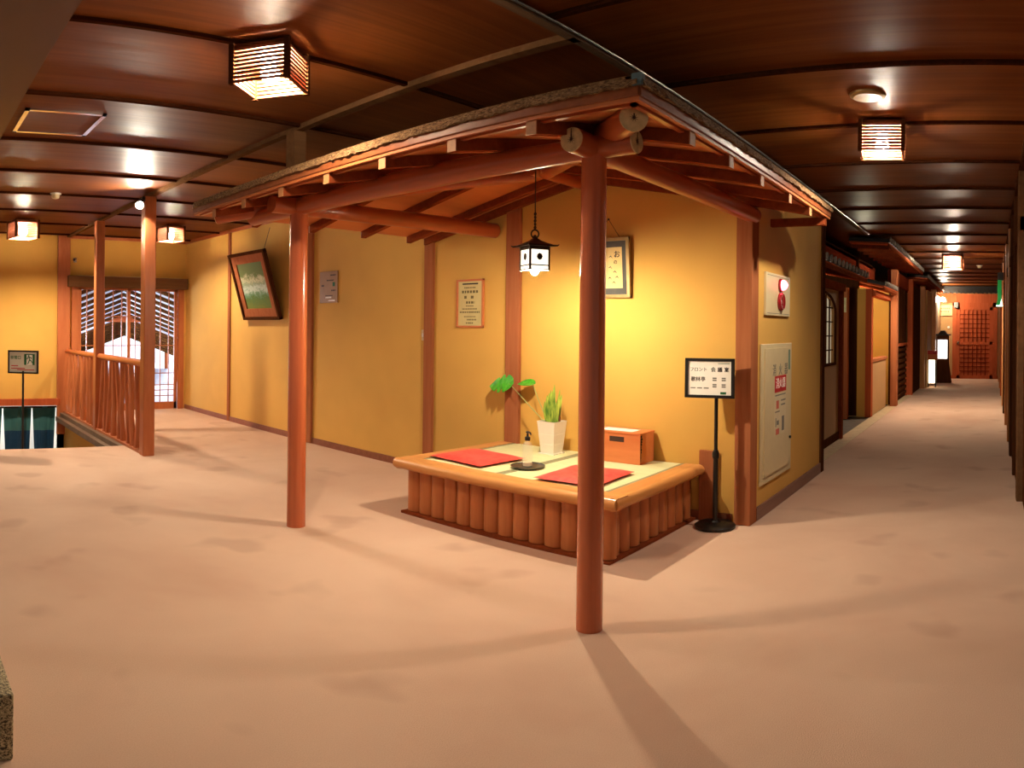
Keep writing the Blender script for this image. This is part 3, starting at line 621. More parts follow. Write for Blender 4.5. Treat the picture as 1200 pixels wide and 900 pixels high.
# tray and bottle
q = MB(); q.lathe((-2.555, 3.235, .3585), [(.088, 0), (.102, .006), (.104, .014), (.100, .016), (.096, .010), (.0, .009)], 32); tag(q.build('round_tray', 'traylac', smooth=True), 'round dark lacquer tray between the two red cushions', 'tray')
bx, by, bz = -2.55, 3.225, .3685
t_ = thing('pump_bottle', 'clear pump bottle with a black pump head standing on the round tray', 'bottle', (bx, by, bz))
q = MB(); q.lathe((bx, by, bz), [(.026, 0), (.031, .004), (.031, .10), (.029, .13), (.02, .148), (.013, .152), (.013, .16)], 24); q.build('body', 'clear', t_, smooth=True)
q = MB(); q.lathe((bx, by, bz+.158), [(.016, 0), (.017, .02), (.007, .026), (.006, .045), (.012, .048), (.012, .054)], 16); q.tube([(bx, by, bz+.21), (bx+.03, by-.012, bz+.208), (bx+.036, by-.015, bz+.198)], [.006, .005, .004], 8); q.build('pump_head', 'blackp', t_, smooth=True)
q = MB(); q.lathe((bx, by, bz+.003), [(.027, 0), (.028, .022)], 20); q.build('liquid', plain('pale_soap', lin(226, 206, 170), .3, var=.02), t_, smooth=True)
# potted plant
px, py, pz = -2.735, 3.72, .357
t_ = thing('potted_plant', 'white square pot with upright variegated leaves and two long-stalked broad leaves', 'plant', (px, py, pz))
q = MB(); q.box(px-.064, px+.064, py-.064, py+.064, pz, pz+.008); q.build('saucer', 'ceramic', t_)
q = MB()
lv = [(a_*.78, b_*.96) for a_, b_ in ((.066, .008), (.074, .07), (.0735, .074), (.082, .14), (.0815, .144), (.091, .225), (.093, .232), (.083, .232), (.080, .205))]
for (a0, z0), (a1, z1) in zip(lv, lv[1:]):
    for k in range(4):
        c0, c1 = [V(((-1, 1, 1, -1)[(k+j) % 4], (-1, -1, 1, 1)[(k+j) % 4], 0)) for j in (0, 1)]; b0 = V((px, py, pz))
        q.poly([b0+c0*a0+UP*z0, b0+c1*a0+UP*z0, b0+c1*a1+UP*z1, b0+c0*a1+UP*z1])
q.poly([V((px, py, pz+.008))+V((sx, sy, 0))*.0515 for sx, sy in ((-1, -1), (1, -1), (1, 1), (-1, 1))])
bmesh.ops.remove_doubles(q.bm, verts=q.bm.verts[:], dist=.0002); q.build('pot', 'ceramic', t_)
q = MB(); q.box(px-.060, px+.060, py-.060, py+.060, pz+.185, pz+.200); q.build('soil', 'soil', t_)
def blade(base, tip, wd, bend):
    base, tip = V(base), V(tip); d = tip-base; side = d.cross(V((.6, -.8, 0))).normalized(); nn = d.cross(side).normalized(); q = MB(); prev = None; N = 9
    for k in range(N+1):
        u = k/N; c_ = base+d*u+side*bend*math.sin(u*PI)+nn*bend*.5*u*u; ww = wd*(.55+.9*u-1.44*u**3) if u < 1 else .0005; ww = max(ww, .0008)
        cur = [c_-side*ww, c_+nn*ww*.3, c_+side*ww, c_+nn*(ww*.3+.002)]
        cur = [q.bm.verts.new(v) for v in cur]
        if prev:
            for a in range(4): q.bm.faces.new((prev[a], prev[(a+1) % 4], cur[(a+1) % 4], cur[a]))
        prev = cur
    return q.build('upright_leaf', 'blade', t_, smooth=True)
for k in range(26):
    a = rnd.uniform(0, 2*PI); r = rnd.uniform(.005, .05); hh = rnd.uniform(.13, .235) if k else .27
    b0 = (px+r*math.cos(a), py+r*math.sin(a), pz+.2); blade(b0, (px+r*1.6*math.cos(a), py+r*1.6*math.sin(a), pz+.2+hh), rnd.uniform(.013, .020), rnd.uniform(-.010, .010))
q = MB(); q.lathe((px+.048, py+.02, pz+.195), [(.008, 0), (.007, .05), (.001, .07)], 8); q.build('flower_spike', plain('brown_spike', lin(120, 70, 34), .7), t_, smooth=True)
def broad(base, tip_c, ln, wd, dirv, up, name='broad_leaf', notch=0):
    base = V(base); c_ = V(tip_c); dv = V(dirv).normalized(); sv = dv.cross(V(up)).normalized(); nv = sv.cross(dv)
    q = MB(); q.tube([base, base.lerp(c_, .5)+UP*.012, c_-dv*ln*.15], [.0038, .0032, .0026], 8); q.build('leaf_stalk', 'stemg', t_, smooth=True)
    q = MB(); N = 14; rows = []
    for k in range(N+1):
        u = k/N; hw = wd*math.sin(PI*min(1, u*1.02)**.75)**.8 if 0 < u < 1 else .001
        if notch and k in (5, 8): hw *= .55
        row = []
        for j in range(-3, 4):
            s = j/3; row.append(c_+dv*(ln*(u-.15)-(.03*ln*0)-(.16*ln*abs(s)*(1-u)*1.2))+sv*hw*s+nv*(.16*hw*(1-abs(s))*-1+.012*math.sin(u*3)-.05*ln*u*u))
        rows.append(row)
    for dz in (0, -.0015):
        vs = [[q.bm.verts.new(p_+nv*dz) for p_ in row] for row in rows]
        for a, b2 in zip(vs, vs[1:]):
            for j in range(6): q.bm.faces.new((a[j], a[j+1], b2[j+1], b2[j]))
    return q.build(name, 'leaf', t_, smooth=True)
broad((px-.03, py-.02, pz+.2), (-3.205, 3.80, pz+.44), .20, .08, (-.9, .0, -.12), (.25, -.75, .6), notch=1)
broad((px-.02, py-.01, pz+.2), (-2.995, 3.81, pz+.455), .13, .042, (-.85, -.1, -.05), (.1, -.5, .85))
# wooden box with a sheet of paper
t_ = thing('wooden_box', 'reddish wooden box with a hand slot, standing against the yellow wall on the platform', 'box', (-2.23, 3.79, .357))
bx0, bx1, by0, by1, z0 = -2.43, -2.05, 3.70, 3.88, .357
q = MB(); q.box(bx0, bx1, by0, by1, z0, z0+.19); bd = q.build('body', 'boxwood', t_, bevel=.003)
q = MB(); q.box(bx0-.004, bx1+.004, by0-.004, by1+.002, z0+.188, z0+.2); q.build('lid', 'boxwood', t_, bevel=.002)
q = MB(); q.box(-2.27, -2.165, by0-.0015, by0+.004, z0+.135, z0+.168); q.build('hand_slot', 'endgrain_crack', bd)
q = MB(); fx = Fr((bx1, 0, 0), (0, 1, 0), (0, 0, 1))
zz = z0+.02
for k, w2 in enumerate((.006, .009, .007, .014, .018, .012, .02, .024, .03, .02)):
    q.prism([fx.p(by0+.004, zz, .0005), fx.p(by0+.004+w2, zz+.004, .0005), fx.p(by0+.004+w2*.7, zz+.017, .0005), fx.p(by0+.004, zz+.016, .0005)], (.0012, 0, 0)); zz += .0165
fold(bd, q, 'ink')
q = MB(); q.box(-2.36, -2.12, 3.725, 3.83, z0+.2002, z0+.2012); tag(q.build('paper_sheet', 'paper'), 'white sheet of paper lying on top of the reddish wooden box', 'paper')
# wooden board on the wall at the platform end
q = MB(); q.box(-1.735, -1.615, YB-.022, YB-.001, 0, .455); tag(q.build('wall_board', 'trimwood', bevel=.003), 'upright wooden board fixed to the yellow wall behind the sign stand', 'board')
# sign stand
t_ = thing('sign_stand', 'black floor stand with a framed white direction sheet beside the platform', 'sign', (-1.578, 3.77, 0)); sx, sy = -1.578, 3.77
q = MB(); q.lathe((sx, sy, 0), [(.115, 0), (.122, .006), (.122, .018), (.105, .03), (.03, .038), (.022, .05)], 36); q.build('base', 'black', t_, smooth=True)
q = MB(); q.tube([(sx, sy, .04), (sx, sy, .45)], .015, 14); q.tube([(sx, sy, .45), (sx, sy, .83)], .011, 14); q.build('pole', 'black', t_, smooth=True)
q = MB(); q.lathe((sx, sy, .43), [(.016, 0), (.021, .01), (.021, .035), (.013, .055)], 16); q.build('collar', 'black', t_, smooth=True)
vdir = V((-sx, -sy, 0)).normalized(); rt = V((-vdir.y, vdir.x, 0)); rt = Matrix.Rotation(math.radians(-12), 3, 'Z') @ rt; fs = Fr((sx-.035, sy-.02, .915), rt, V((0, 0, 1))+V((sx, sy, 0)).normalized()*.12)
q = MB()
for a0, a1, b0, b1 in ((-.15, .15, -.118, -.1), (-.15, .15, .1, .118), (-.15, -.13, -.118, .118), (.13, .15, -.118, .118)): q.box(a0, a1, b0, b1, -.008, .010, fs)
q.box(-.14, .14, -.11, .11, -.010, -.004, fs); q.build('frame', 'black', t_, bevel=.002)
q = MB(); q.box(-.131, .131, -.101, .101, -.004, .003, fs); sh = q.build('sheet', 'paper', t_)
q = MB(); q.text(fs, 'フロント', .027, -.068, .05, .003); q.text(fs, '会', .030, .022, .05, .003, bold=.0003); q.text(fs, '議', .030, .062, .05, .003, bold=.0003); q.text(fs, '室', .030, .102, .05, .003, bold=.0003); q.text(fs, '歌林亭', .030, -.070, -.008, .003); fold(sh, q, 'ink')
q = MB()
for a in (.03, .085):
    for b2 in (.0, -.012, -.038, -.05): q.box(a-.012, a+.012, b2-.004, b2+.004, .003, .004, fs)
for a in (-.1, -.06, -.02): q.box(a-.015, a+.015, -.062, -.056, .003, .004, fs)
fold(sh, q, 'inkgrey')
q = MB(); q.box(.065, .10, -.094, -.08, .003, .004, fs); q.box(.05, .12, .086, .089, .003, .004, fs); fold(sh, q, 'inkgreen')

# ------------------------------------------------------------------ things on the back wall
t_ = thing('landscape_painting', 'framed green landscape painting leaning out from the wall on its cord', 'painting', (-6.82, 3.85, 1.28))
fp = Fr((-6.82, YB-.012, 1.275), (1, 0, 0), (0, -.225, .76)); W, H_, fw = .42, .79, .035
q = MB()
for a0, a1, b0, b1 in ((-W, W, 0, fw), (-W, W, H_-fw, H_), (-W, -W+fw, 0, H_), (W-fw, W, 0, H_)): q.box(a0, a1, b0, b1, 0, .045, fp)
q.build('frame', 'darkwood', t_, bevel=.003)
q = MB()
for a0, a1, b0, b1 in ((-W+fw, W-fw, fw, .13), (-W+fw, W-fw, H_-.13, H_-fw), (-W+fw, -W+.13, .13, H_-.13), (W-.13, W-fw, .13, H_-.13)): q.box(a0, a1, b0, b1, .015, .028, fp)
q.build('inner_frame', 'trimwood', t_)
q = MB(); q.box(-W+.12, W-.12, .12, H_-.12, .008, .018, fp); q.build('canvas', 'canvas', t_)
q = MB(); q.box(-W+.02, W-.02, .02, H_-.02, -.004, .012, fp); q.build('backing', 'darkwood', t_)
q = MB(); q.tube([fp.p(.34, H_-.04, .0), (-6.72, YB-.004, 2.31)], .003, 5); q.build('cord', 'black', t_)
fb = Fr((0, YB, 0), (1, 0, 0), (0, 0, 1))       # back wall frame, normal points to -Y
def dashes(q, fr, rows, c, s=1):
    for z, a0, a1, hh in rows:
        a = a0
        while a < a1-.004:
            w2 = rnd.uniform(.5, 1.1)*hh*1.3; q.box(a, min(a+w2, a1), z-hh/2, z+hh/2, c, c+.0008, fr); a += w2+hh*.45
t_ = thing('brass_sign_plate', 'small brassy notice plate on the wall right of the landscape painting', 'plaque', (-5.545, YB, 1.42))
q = MB(); q.box(-5.70, -5.40, 1.43, 1.74, 0, .012, fb); pl = q.build('plate', 'tin', t_, bevel=.002)
q = MB(); dashes(q, fb, [(1.70, -5.52, -5.43, .012), (1.65, -5.58, -5.46, .012), (1.60, -5.67, -5.62, .016), (1.55, -5.5, -5.43, .014), (1.50, -5.6, -5.48, .01)], .012); fold(pl, q, 'ink')
q = MB(); q.box(-5.48, -5.44, 1.59, 1.63, .012, .013, fb); fold(pl, q, 'inkgreen')
q = MB(); q.box(-5.60, -5.50, 1.475, 1.49, .012, .013, fb); q.box(-5.55, -5.44, 1.445, 1.458, .012, .013, fb); fold(pl, q, 'inkwhite')
t_ = thing('wall_switch', 'small cream wall switch beside the timber wall post', 'switch', (-4.185, YB, 1.10))
q = MB(); q.box(-4.205, -4.168, 1.09, 1.18, 0, .01, fb); q.build('plate', 'cream', t_, bevel=.002)
q = MB(); q.box(-4.196, -4.177, 1.12, 1.15, .01, .016, fb); q.build('rocker', 'white', t_)
t_ = thing('framed_notice', 'narrow framed yellow paper notice with black heading, left of the lit alcove', 'notice', (-3.657, YB, 1.2))
q = MB(); nx0, nx1, nz0, nz1 = -3.80, -3.515, 1.20, 1.575
for a0, a1, b0, b1 in ((nx0, nx1, nz0, nz0+.016), (nx0, nx1, nz1-.016, nz1), (nx0, nx0+.016, nz0, nz1), (nx1-.016, nx1, nz0, nz1)): q.box(a0, a1, b0, b1, 0, .018, fb)
q.build('frame', 'boxwood', t_, bevel=.002)
q = MB(); q.box(nx0+.012, nx1-.012, nz0+.012, nz1-.012, 0, .008, fb); sh = q.build('sheet', 'oldpaper', t_)
q = MB(); q.box(-3.74, -3.575, 1.534, 1.545, .008, .009, fb); fold(sh, q, 'ink')
q = MB(); dashes(q, fb, [(1.51, -3.72, -3.60, .010), (1.478, -3.745, -3.57, .020), (1.436, -3.72, -3.69, .022), (1.436, -3.65, -3.61, .022), (1.395, -3.70, -3.61, .018), (1.368, -3.70, -3.62, .008), (1.345, -3.74, -3.58, .010), (1.32, -3.765, -3.555, .012), (1.285, -3.72, -3.6, .008), (1.262, -3.69, -3.59, .012), (1.236, -3.70, -3.62, .012)], .008); fold(sh, q, plain('faded_print', lin(108, 96, 56), .8))
t_ = thing('framed_calligraphy', 'gilt framed calligraphy with dark mount hanging on the alcove wall behind the front post', 'picture', (-2.415, YB, 1.4))
fc = Fr((-2.415, YB-.008, 1.405), (1, 0, 0), (0, -.03, .4)); W, H_ = .185, .40
q = MB()
for a0, a1, b0, b1 in ((-W, W, 0, .024), (-W, W, H_-.024, H_), (-W, -W+.024, 0, H_), (W-.024, W, 0, H_)): q.box(a0, a1, b0, b1, 0, .022, fc)
q.build('frame', 'gold', t_, bevel=.002)
q = MB(); q.box(-W+.02, W-.02, .02, H_-.02, .002, .008, fc); q.build('mount', 'matgrey', t_)
q = MB(); q.box(-W+.06, W-.06, .065, H_-.065, .008, .010, fc); sh = q.build('scroll_paper', 'scroll', t_)
q = MB(); q.text(fc, 'お', .05, .088, .285, .010, bold=.0008); q.text(fc, 'の', .03, .075, .235, .010, bold=.0006)
for a, b2 in ((.07, .17), (.085, .135), (.06, .1), (.04, .27), (.035, .2), (.03, .13), (-.03, .25), (-.04, .18), (-.03, .12), (-.08, .24), (-.08, .16)):
    q.tube([fc.p(a-.012, b2, .0105), fc.p(a, b2+.008, .0105), fc.p(a+.012, b2-.006, .0105)], [.002, .0035, .001], 6)
fold(sh, q, 'ink')
q = MB(); q.ball((-2.415, YB-.006, 1.935), .008, 1)
for s in (-1, 1): q.tube([(-2.415, YB-.006, 1.935), fc.p(s*.12, H_-.02, .004)], .0018, 5)
q.build('nail_and_cord', 'black', t_)

# ------------------------------------------------------------------ things on the corridor wall
fl = Fr((XC, 0, 0), (0, 1, 0), (0, 0, 1))        # right = +Y, normal = +X
t_ = thing('fire_alarm_panel', 'cream fire alarm plate with a glowing red lamp above a dark red button', 'alarm', (XC, 4.39, 1.3))
q = MB(); q.box(4.125, 4.65, 1.30, 1.575, .0016, .016, fl); pl = q.build('plate', 'cream', t_, bevel=.004)
q = MB(); q.box(4.15, 4.625, 1.312, 1.315, .016, .0175, fl); q.box(4.15, 4.625, 1.558, 1.561, .016, .0175, fl); fold(pl, q, 'inkgrey')
q = MB(); q.lathe(fl.p(4.42, 1.505, .016), [(.045, 0), (.045, .012), (.04, .016)], 24, fl.n); q.build('lamp_base', 'redlac', t_, smooth=True)
q = MB(); q.ball(fl.p(4.42, 1.505, .035), .036, 2, (1, 1, 1)); q.build('lamp_dome', 'redglow', t_, smooth=True)
q = MB(); q.lathe(fl.p(4.42, 1.395, .016), [(.06, 0), (.062, .012), (.052, .024), (.03, .022), (.0, .021)], 28, fl.n); q.build('push_button', 'redlac', t_, smooth=True)
t_ = thing('extinguisher_cabinet', 'tall cream extinguisher cabinet door with a red label set in the corridor wall', 'cabinet', (XC, 4.38, .21))
q = MB(); q.box(4.055, 4.72, .21, 1.115, .0016, .012, fl); q.build('surround', 'cream', t_, bevel=.003)
q = MB(); q.box(4.11, 4.675, .26, 1.085, .012, .02, fl); dr = q.build('cabinet_door', 'cream', t_, bevel=.002)
q = MB(); q.text(fl, '消', .085, 4.30, .935, .02, sx=.9); q.text(fl, '火', .085, 4.43, .935, .02, sx=.9); q.text(fl, '器', .085, 4.56, .935, .02, sx=.9); fold(dr, q, 'inkgrey')
q = MB(); q.box(4.31, 4.565, .79, .90, .02, .021, fl); lb = q.build('red_label', 'inkred', dr)
q = MB(); q.text(fl, '消火器', .075, 4.4375, .845, .021, sx=.95, bold=.0003); fold(lb, q, 'inkwhite')
q = MB(); q.box(4.31, 4.565, .50, .785, .02, .0205, fl); gd = q.build('instruction_sheet', plain('pale_sheet', lin(222, 208, 170), .7, var=.04), dr)
q = MB(); dashes(q, fl, [(.77, 4.32, 4.55, .008), (.73, 4.45, 4.55, .01), (.70, 4.45, 4.55, .01), (.66, 4.32, 4.42, .008)], .0205); q.box(4.33, 4.345, .56, .62, .0205, .0213, fl); q.box(4.36, 4.40, .57, .60, .0205, .0213, fl); q.box(4.47, 4.52, .52, .62, .0205, .0213, fl); fold(gd, q, 'inkgrey')
q = MB(); q.box(4.345, 4.40, .68, .735, .0205, .0213, fl); q.box(4.34, 4.41, .505, .545, .0205, .0213, fl); fold(gd, q, plain('faded_red', lin(206, 110, 90), .7))
q = MB(); q.box(4.615, 4.655, .93, 1.07, .02, .021, fl); q.build('green_label', plain('teal_label', lin(110, 140, 120), .7), dr)
q = MB(); q.lathe(fl.p(4.655, .45, .02), [(.01, 0), (.01, .012)], 12, fl.n); q.build('latch', 'black', dr, smooth=True)

# ------------------------------------------------------------------ small ceiling fittings
t_ = thing('ceiling_speaker', 'round pale ceiling speaker above the corridor lamp', 'speaker', (-.605, 3.303, ZC))
q = MB(); q.lathe((-.605, 3.303, ZC-.016), [(.078, 0), (.088, .006), (.09, .016)], 32); q.build('rim', 'gold', t_, smooth=True)
q = MB(); q.lathe((-.605, 3.303, ZC-.018), [(.070, 0), (.072, .004)], 32); q.build('grille', plain('cream_mesh', lin(190, 156, 100), .5), t_, smooth=True)
def detector(loc, label):
    t_ = thing('smoke_detector', label, 'detector', loc, 'ceiling smoke detectors'); x, y, z = loc
    q = MB(); q.lathe((x, y, z-.014), [(.052, 0), (.055, .014)], 24); q.build('base', 'white', t_, smooth=True)
    q = MB(); q.lathe((x, y, z-.05), [(.02, 0), (.034, .006), (.04, .036)], 24); q.build('head', 'cream', t_, smooth=True)
detector((-6.142, 1.34, ZC), 'small white smoke detector on the left ceiling in front of the spot lamp')
detector((-.207, 12.3, ZC), 'small smoke detector on the corridor ceiling beyond the far lamp')
t_ = thing('ceiling_hatch', 'square ceiling access hatch with a bright metal rim, far left', 'hatch', (-3.9, .86, ZC))
q = MB()
for a0, a1, b0, b1 in ((-4.13, -3.655, .63, .655), (-4.13, -3.655, 1.06, 1.085), (-4.13, -4.105, .63, 1.085), (-3.68, -3.655, .63, 1.085)): q.box(a0, a1, b0, b1, ZC-.012, ZC)
q.build('rim', 'chrome', t_)
q = MB(); q.box(-4.105, -3.68, .655, 1.06, ZC-.006, ZC); q.build('hatch_board', 'ceil_y', t_)
t_ = thing('mounted_sensor', 'small chrome sensor on the yellow wall above the dark lintel', 'sensor', (XL, 2.27, 2.03))
q = MB(); q.box(2.235, 2.285, 2.03, 2.10, 0, .03, fy); q.build('housing', 'chrome', t_, bevel=.004)
q = MB(); q.tube([fy.p(2.25, 2.065, .03), fy.p(2.23, 2.065, .09)], [.014, .018], 12); q.build('lens', 'black', t_, smooth=True)
q = MB(); q.box(3.90-.07, 3.90-.05, .93, 1.02, 0, .012, fy)
tag(q.build('door_switch', 'cream'), 'tiny cream switch on the jamb right of the lattice doors', 'switch')

# granite block by the camera
q = MB(); q.box(-2.35, -1.615, -.7, .262, 0, .225); tag(q.build('granite_block', 'granite', bevel=.006), 'speckled granite block on the carpet at the lower left edge', 'stone')

# ------------------------------------------------------------------ corridor, left side
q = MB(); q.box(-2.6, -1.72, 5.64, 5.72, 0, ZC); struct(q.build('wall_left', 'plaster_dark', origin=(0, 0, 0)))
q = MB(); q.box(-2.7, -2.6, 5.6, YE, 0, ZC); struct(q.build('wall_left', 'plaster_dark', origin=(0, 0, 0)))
# wall panel with an arched lattice window
XP = -1.66; fw_ = Fr((XP, 0, 0), (0, 1, 0), (0, 0, 1))
q = MB(); q.box(5.70, 6.15, 0, 1.72, -.06, 0, fw_); q.box(6.15, 7.27, 0, .85, -.06, 0, fw_); q.box(7.27, 7.45, 0, 1.72, -.06, 0, fw_)
arc = [(6.71+.56*math.cos(PI*k/16), 1.40+.20*math.sin(PI*k/16)) for k in range(17)]
q.prism([fw_.p(a, b2, -.06) for a, b2 in [(7.27, 1.72)]+arc+[(6.15, 1.72)]], fw_.n*.06)
struct(q.build('wall_left', 'plaster_tan', origin=(0, 0, 0)))
wd = thing('window_1', '', '', (XP, 6.7, .85)); del wd['label'], wd['category']; struct(wd)
q = MB()
q.tube([fw_.p(a, b2, -.005) for a, b2 in [(7.27, .85)]+arc+[(6.15, .85)]], .014, 8); q.box(6.15, 7.27, .84, .865, -.03, .012, fw_); q.build('window_frame', 'darkwood', wd)
q = MB()
for k in range(1, 7): y = 6.15+.16*k; q.box(y-.007, y+.007, .86, 1.40+.2*math.sqrt(max(0, 1-((y-6.71)/.56)**2)), -.04, -.025, fw_)
for z in (1.0, 1.15, 1.30, 1.45): q.box(6.17, 7.25, z-.006, z+.006, -.04, -.025, fw_)
q.build('lattice', 'darkwood', wd)
q = MB(); q.box(6.15, 7.27, .86, 1.58, -.058, -.05, fw_); q.build('paper_pane', emit('lit_paper_pane', (1, .84, .55), .28, base=lin(230, 210, 170)), wd)
q = MB(); q.box(5.7, 7.45, 0, .09, 0, .012, fw_); struct(q.build('baseboard_left', 'darkwood'))
q = MB(); q.box(-1.71, -1.62, 7.42, 7.50, 0, 1.64); trim(q, 'rafter')
q = MB(); q.box(-1.72, -1.60, 5.7, 7.5, 1.64, 1.72); trim(q, 'rafter')
q = MB(); q.box(-1.72, -1.60, 9.5, 11.2, 1.70, 1.78); trim(q, 'redwood')
q = MB(); q.box(-1.66, -1.50, 5.72, YE, -.02, .004); trim(q, 'threshold')
# entrance recess
q = MB(); q.box(-1.86, -1.73, 9.5, 9.58, 0, 1.8); struct(q.build('wall_left', 'plaster', origin=(0, 0, 0)))
q = MB(); q.box(-1.735, -1.65, 9.46, 9.60, 0, 1.8); trim(q, 'redwood')
q = MB(); q.box(-2.06, -1.94, 9.2, 9.32, 0, 1.8); trim(q, 'trimwood')
q = MB(); q.box(-2.6, -1.86, 9.58, 9.64, 0, ZC); struct(q.build('wall_left', 'darkwood', origin=(0, 0, 0)))
q = MB(); q.box(-2.045, -1.955, 9.19, 9.199, 1.46, 1.66); tag(q.build('notice_sign', plain('pale_green_sheet', lin(190, 196, 150), .7, var=.2, nscale=30)), 'small pale green notice pinned high on the orange post in the corridor entrance', 'notice')
q = MB(); q.box(-2.3, -2.22, 9.6, 12.4, 0, 2.0); struct(q.build('wall_left', 'plaster', origin=(0, 0, 0)))
q = MB(); q.box(-2.3, -1.6, 11.25, 11.33, 0, 2.0); struct(q.build('wall_left', 'plaster', origin=(0, 0, 0)))
t_ = thing('half_wall', 'tan half-height partition with a wooden cap in the corridor entrance', 'partition', (-1.7, 10.25, 0))
q = MB(); q.box(-1.74, -1.67, 9.6, 10.95, 0, .77); q.build('panel', 'plaster_tan', t_)
q = MB(); q.box(-1.76, -1.65, 9.6, 10.97, .77, .81); q.build('cap', 'trimwood', t_)
for (x0, x1, y0, y1, m_) in ((-1.60, -1.50, 10.95, 11.15, 'trimwood'), (-1.58, -1.48, 13.0, 13.15, 'redwood'), (-1.50, -1.40, 14.6, 14.75, 'palewood'), (-1.38, -1.27, 15.85, 16.0, 'palewood')):
    q = MB(); q.box(x0, x1, y0, y1, 0, 2.2); trim(q, m_, bevel=.006)
q = MB(); q.box(-1.66, -1.60, 11.15, 13.0, 0, 2.1); struct(q.build('wall_left', 'darkwood', origin=(0, 0, 0)))
t_ = thing('slatted_screen', 'dark slatted screen between two posts in the corridor left side', 'screen', (-1.58, 12.1, 0))
q = MB(); q.box(-1.60, -1.57, 11.2, 11.26, .0, .95); q.box(-1.60, -1.57, 12.9, 12.96, .0, .95); q.box(-1.60, -1.57, 11.2, 12.96, .95, 1.0); q.build('frame', 'redwood', t_)
q = MB()
for k in range(9): q.box(-1.598, -1.575, 11.26, 12.9, .06+.1*k, .11+.1*k)
q.build('slats', 'darkwood', t_)
q = MB(); q.box(-1.55, -1.50, 13.15, 14.6, 0, 2.1); struct(q.build('wall_left', 'darkwood', origin=(0, 0, 0)))
q = MB(); q.box(-1.44, -1.36, 14.75, 15.85, 0, 2.1); struct(q.build('wall_left', 'plaster_tan', origin=(0, 0, 0)))
q = MB(); q.box(-1.40, -1.30, 16.0, YE, 0, 2.1); struct(q.build('wall_left', 'plaster_tan', origin=(0, 0, 0)))
q = MB(); q.box(-2.6, -1.9, 5.72, 11.0, 2.20, 2.26); struct(q.build('ceiling_recess', 'darkwood', origin=(0, 0, 0)))
q = MB(); q.box(-1.66, -1.56, 11.0, YE, 1.98, 2.20); trim(q, 'redwood_dark')
q = MB(); q.box(-2.0, -1.9, 5.72, 11.2, 1.98, 2.24); trim(q, 'redwood_dark')
# tiled canopies
def canopy(xe, y0, y1, ze, depth, rise, label, lit='redwood'):
    t_ = thing('tiled_canopy', label, 'canopy', ((xe-depth/2), (y0+y1)/2, ze-.1), 'small tiled canopies along the corridor')
    e = V((xe, 0, ze)); i_ = V((xe-depth, 0, ze+rise)); yv = V((0, 1, 0))
    q = MB(); q.prism([e+yv*y0, i_+yv*y0, i_+yv*y0+UP*.02, e+yv*y0+UP*.02], yv*(y1-y0)); q.build('boards', lit, t_)
    q = MB(); q.prism([e+yv*y0+UP*.021, i_+yv*y0+UP*.021, i_+yv*y0+UP*.045, e+yv*y0+UP*.045], yv*(y1-y0)); tl = q.build('tile_bed', 'tiledark', t_)
    q = MB(); n = int((y1-y0)/.17)
    for k in range(n+1):
        y = y0+.03+(y1-y0-.06)*k/n; q.tube([e+yv*y+UP*.05+V((.012, 0, 0)), i_+yv*y+UP*.05], .022, 8)
    rt_ = q.build('ridge_tiles', 'tile', tl, smooth=True)
    q = MB()
    for k in range(n+1):
        y = y0+.03+(y1-y0-.06)*k/n; q.lathe((xe+.008, y, ze+.058), [(.036, 0), (.036, .016), (.02, .02)], 12, (1, 0, 0))
    fold(rt_, q, 'tileend')
    q = MB(); q.box(xe-.02, xe+.004, y0, y1, ze-.035, ze+.002); q.build('eave_board', 'rafter', t_)
    n = int((y1-y0)/.4)
    for k in range(n):
        y = y0+.2+.4*k; q = MB(); q.prism([e+yv*(y-.02)-UP*.04-V((.03, 0, 0)), i_+yv*(y-.02)-UP*.04, i_+yv*(y-.02), e+yv*(y-.02)-V((.03, 0, 0))], yv*.04); q.build('rafter', 'rafter', t_)
canopy(-1.50, 5.74, 8.25, 1.83, .9, .18, 'low tiled canopy over the arched lattice window')
canopy(-1.50, 9.62, 10.93, 1.83, .6, .12, 'low short tiled canopy over the half-height partition')
canopy(-1.24, 8.3, 12.5, 2.27, .5, .03, 'high tiled canopy close under the corridor ceiling')
canopy(-1.22, 13.2, 17.5, 2.22, .4, .03, 'farthest high tiled canopy, ending near the red lattice door')
# ------------------------------------------------------------------ corridor end
fe = Fr((0, YE, 0), (1, 0, 0), (0, 0, 1))      # normal -Y
d = thing('door_2', '', '', (-.41, YE, 0)); del d['label'], d['category']; struct(d)
q = MB()
for a0, a1, b0, b1 in ((-.99, -.88, 0, 2.18), (.05, .17, 0, 2.18), (-.99, .17, 1.86, 1.97)): q.box(a0, a1, b0, b1, 0, .05, fe)
q.build('door_frame', 'redwood', d)
q = MB(); q.box(-.88, .05, 0, 1.86, .0, .015, fe); lf = q.build('door_leaf', 'redwood', d)
q = MB()
for a in (-.88, -.03, ): q.box(a, a+.08, 0, 1.86, .015, .035, fe)
for b0, b1 in ((0, .09), (.88, .96), (1.78, 1.86)): q.box(-.88, .05, b0, b1, .015, .035, fe)
q.build('rails', 'redwood', lf)
q = MB()
for k in range(1, 7): a = -.80+.77*k/7; q.box(a-.009, a+.009, .09, 1.78, .015, .03, fe)
for k in range(1, 7): q.box(-.80, -.03, .09+.79*k/7-.009, .09+.79*k/7+.009, .015, .03, fe); q.box(-.80, -.03, .96+.82*k/7-.009, .96+.82*k/7+.009, .015, .03, fe)
q.build('lattice', 'redwood_dark', lf)
q = MB(); q.ball(fe.p(-.835, .93, .05), .03, 2); q.build('knob', 'chrome', lf, smooth=True)
q = MB(); q.box(-1.5, XR, 1.97, 2.2, 0, .03, fe); trim(q, 'redwood')
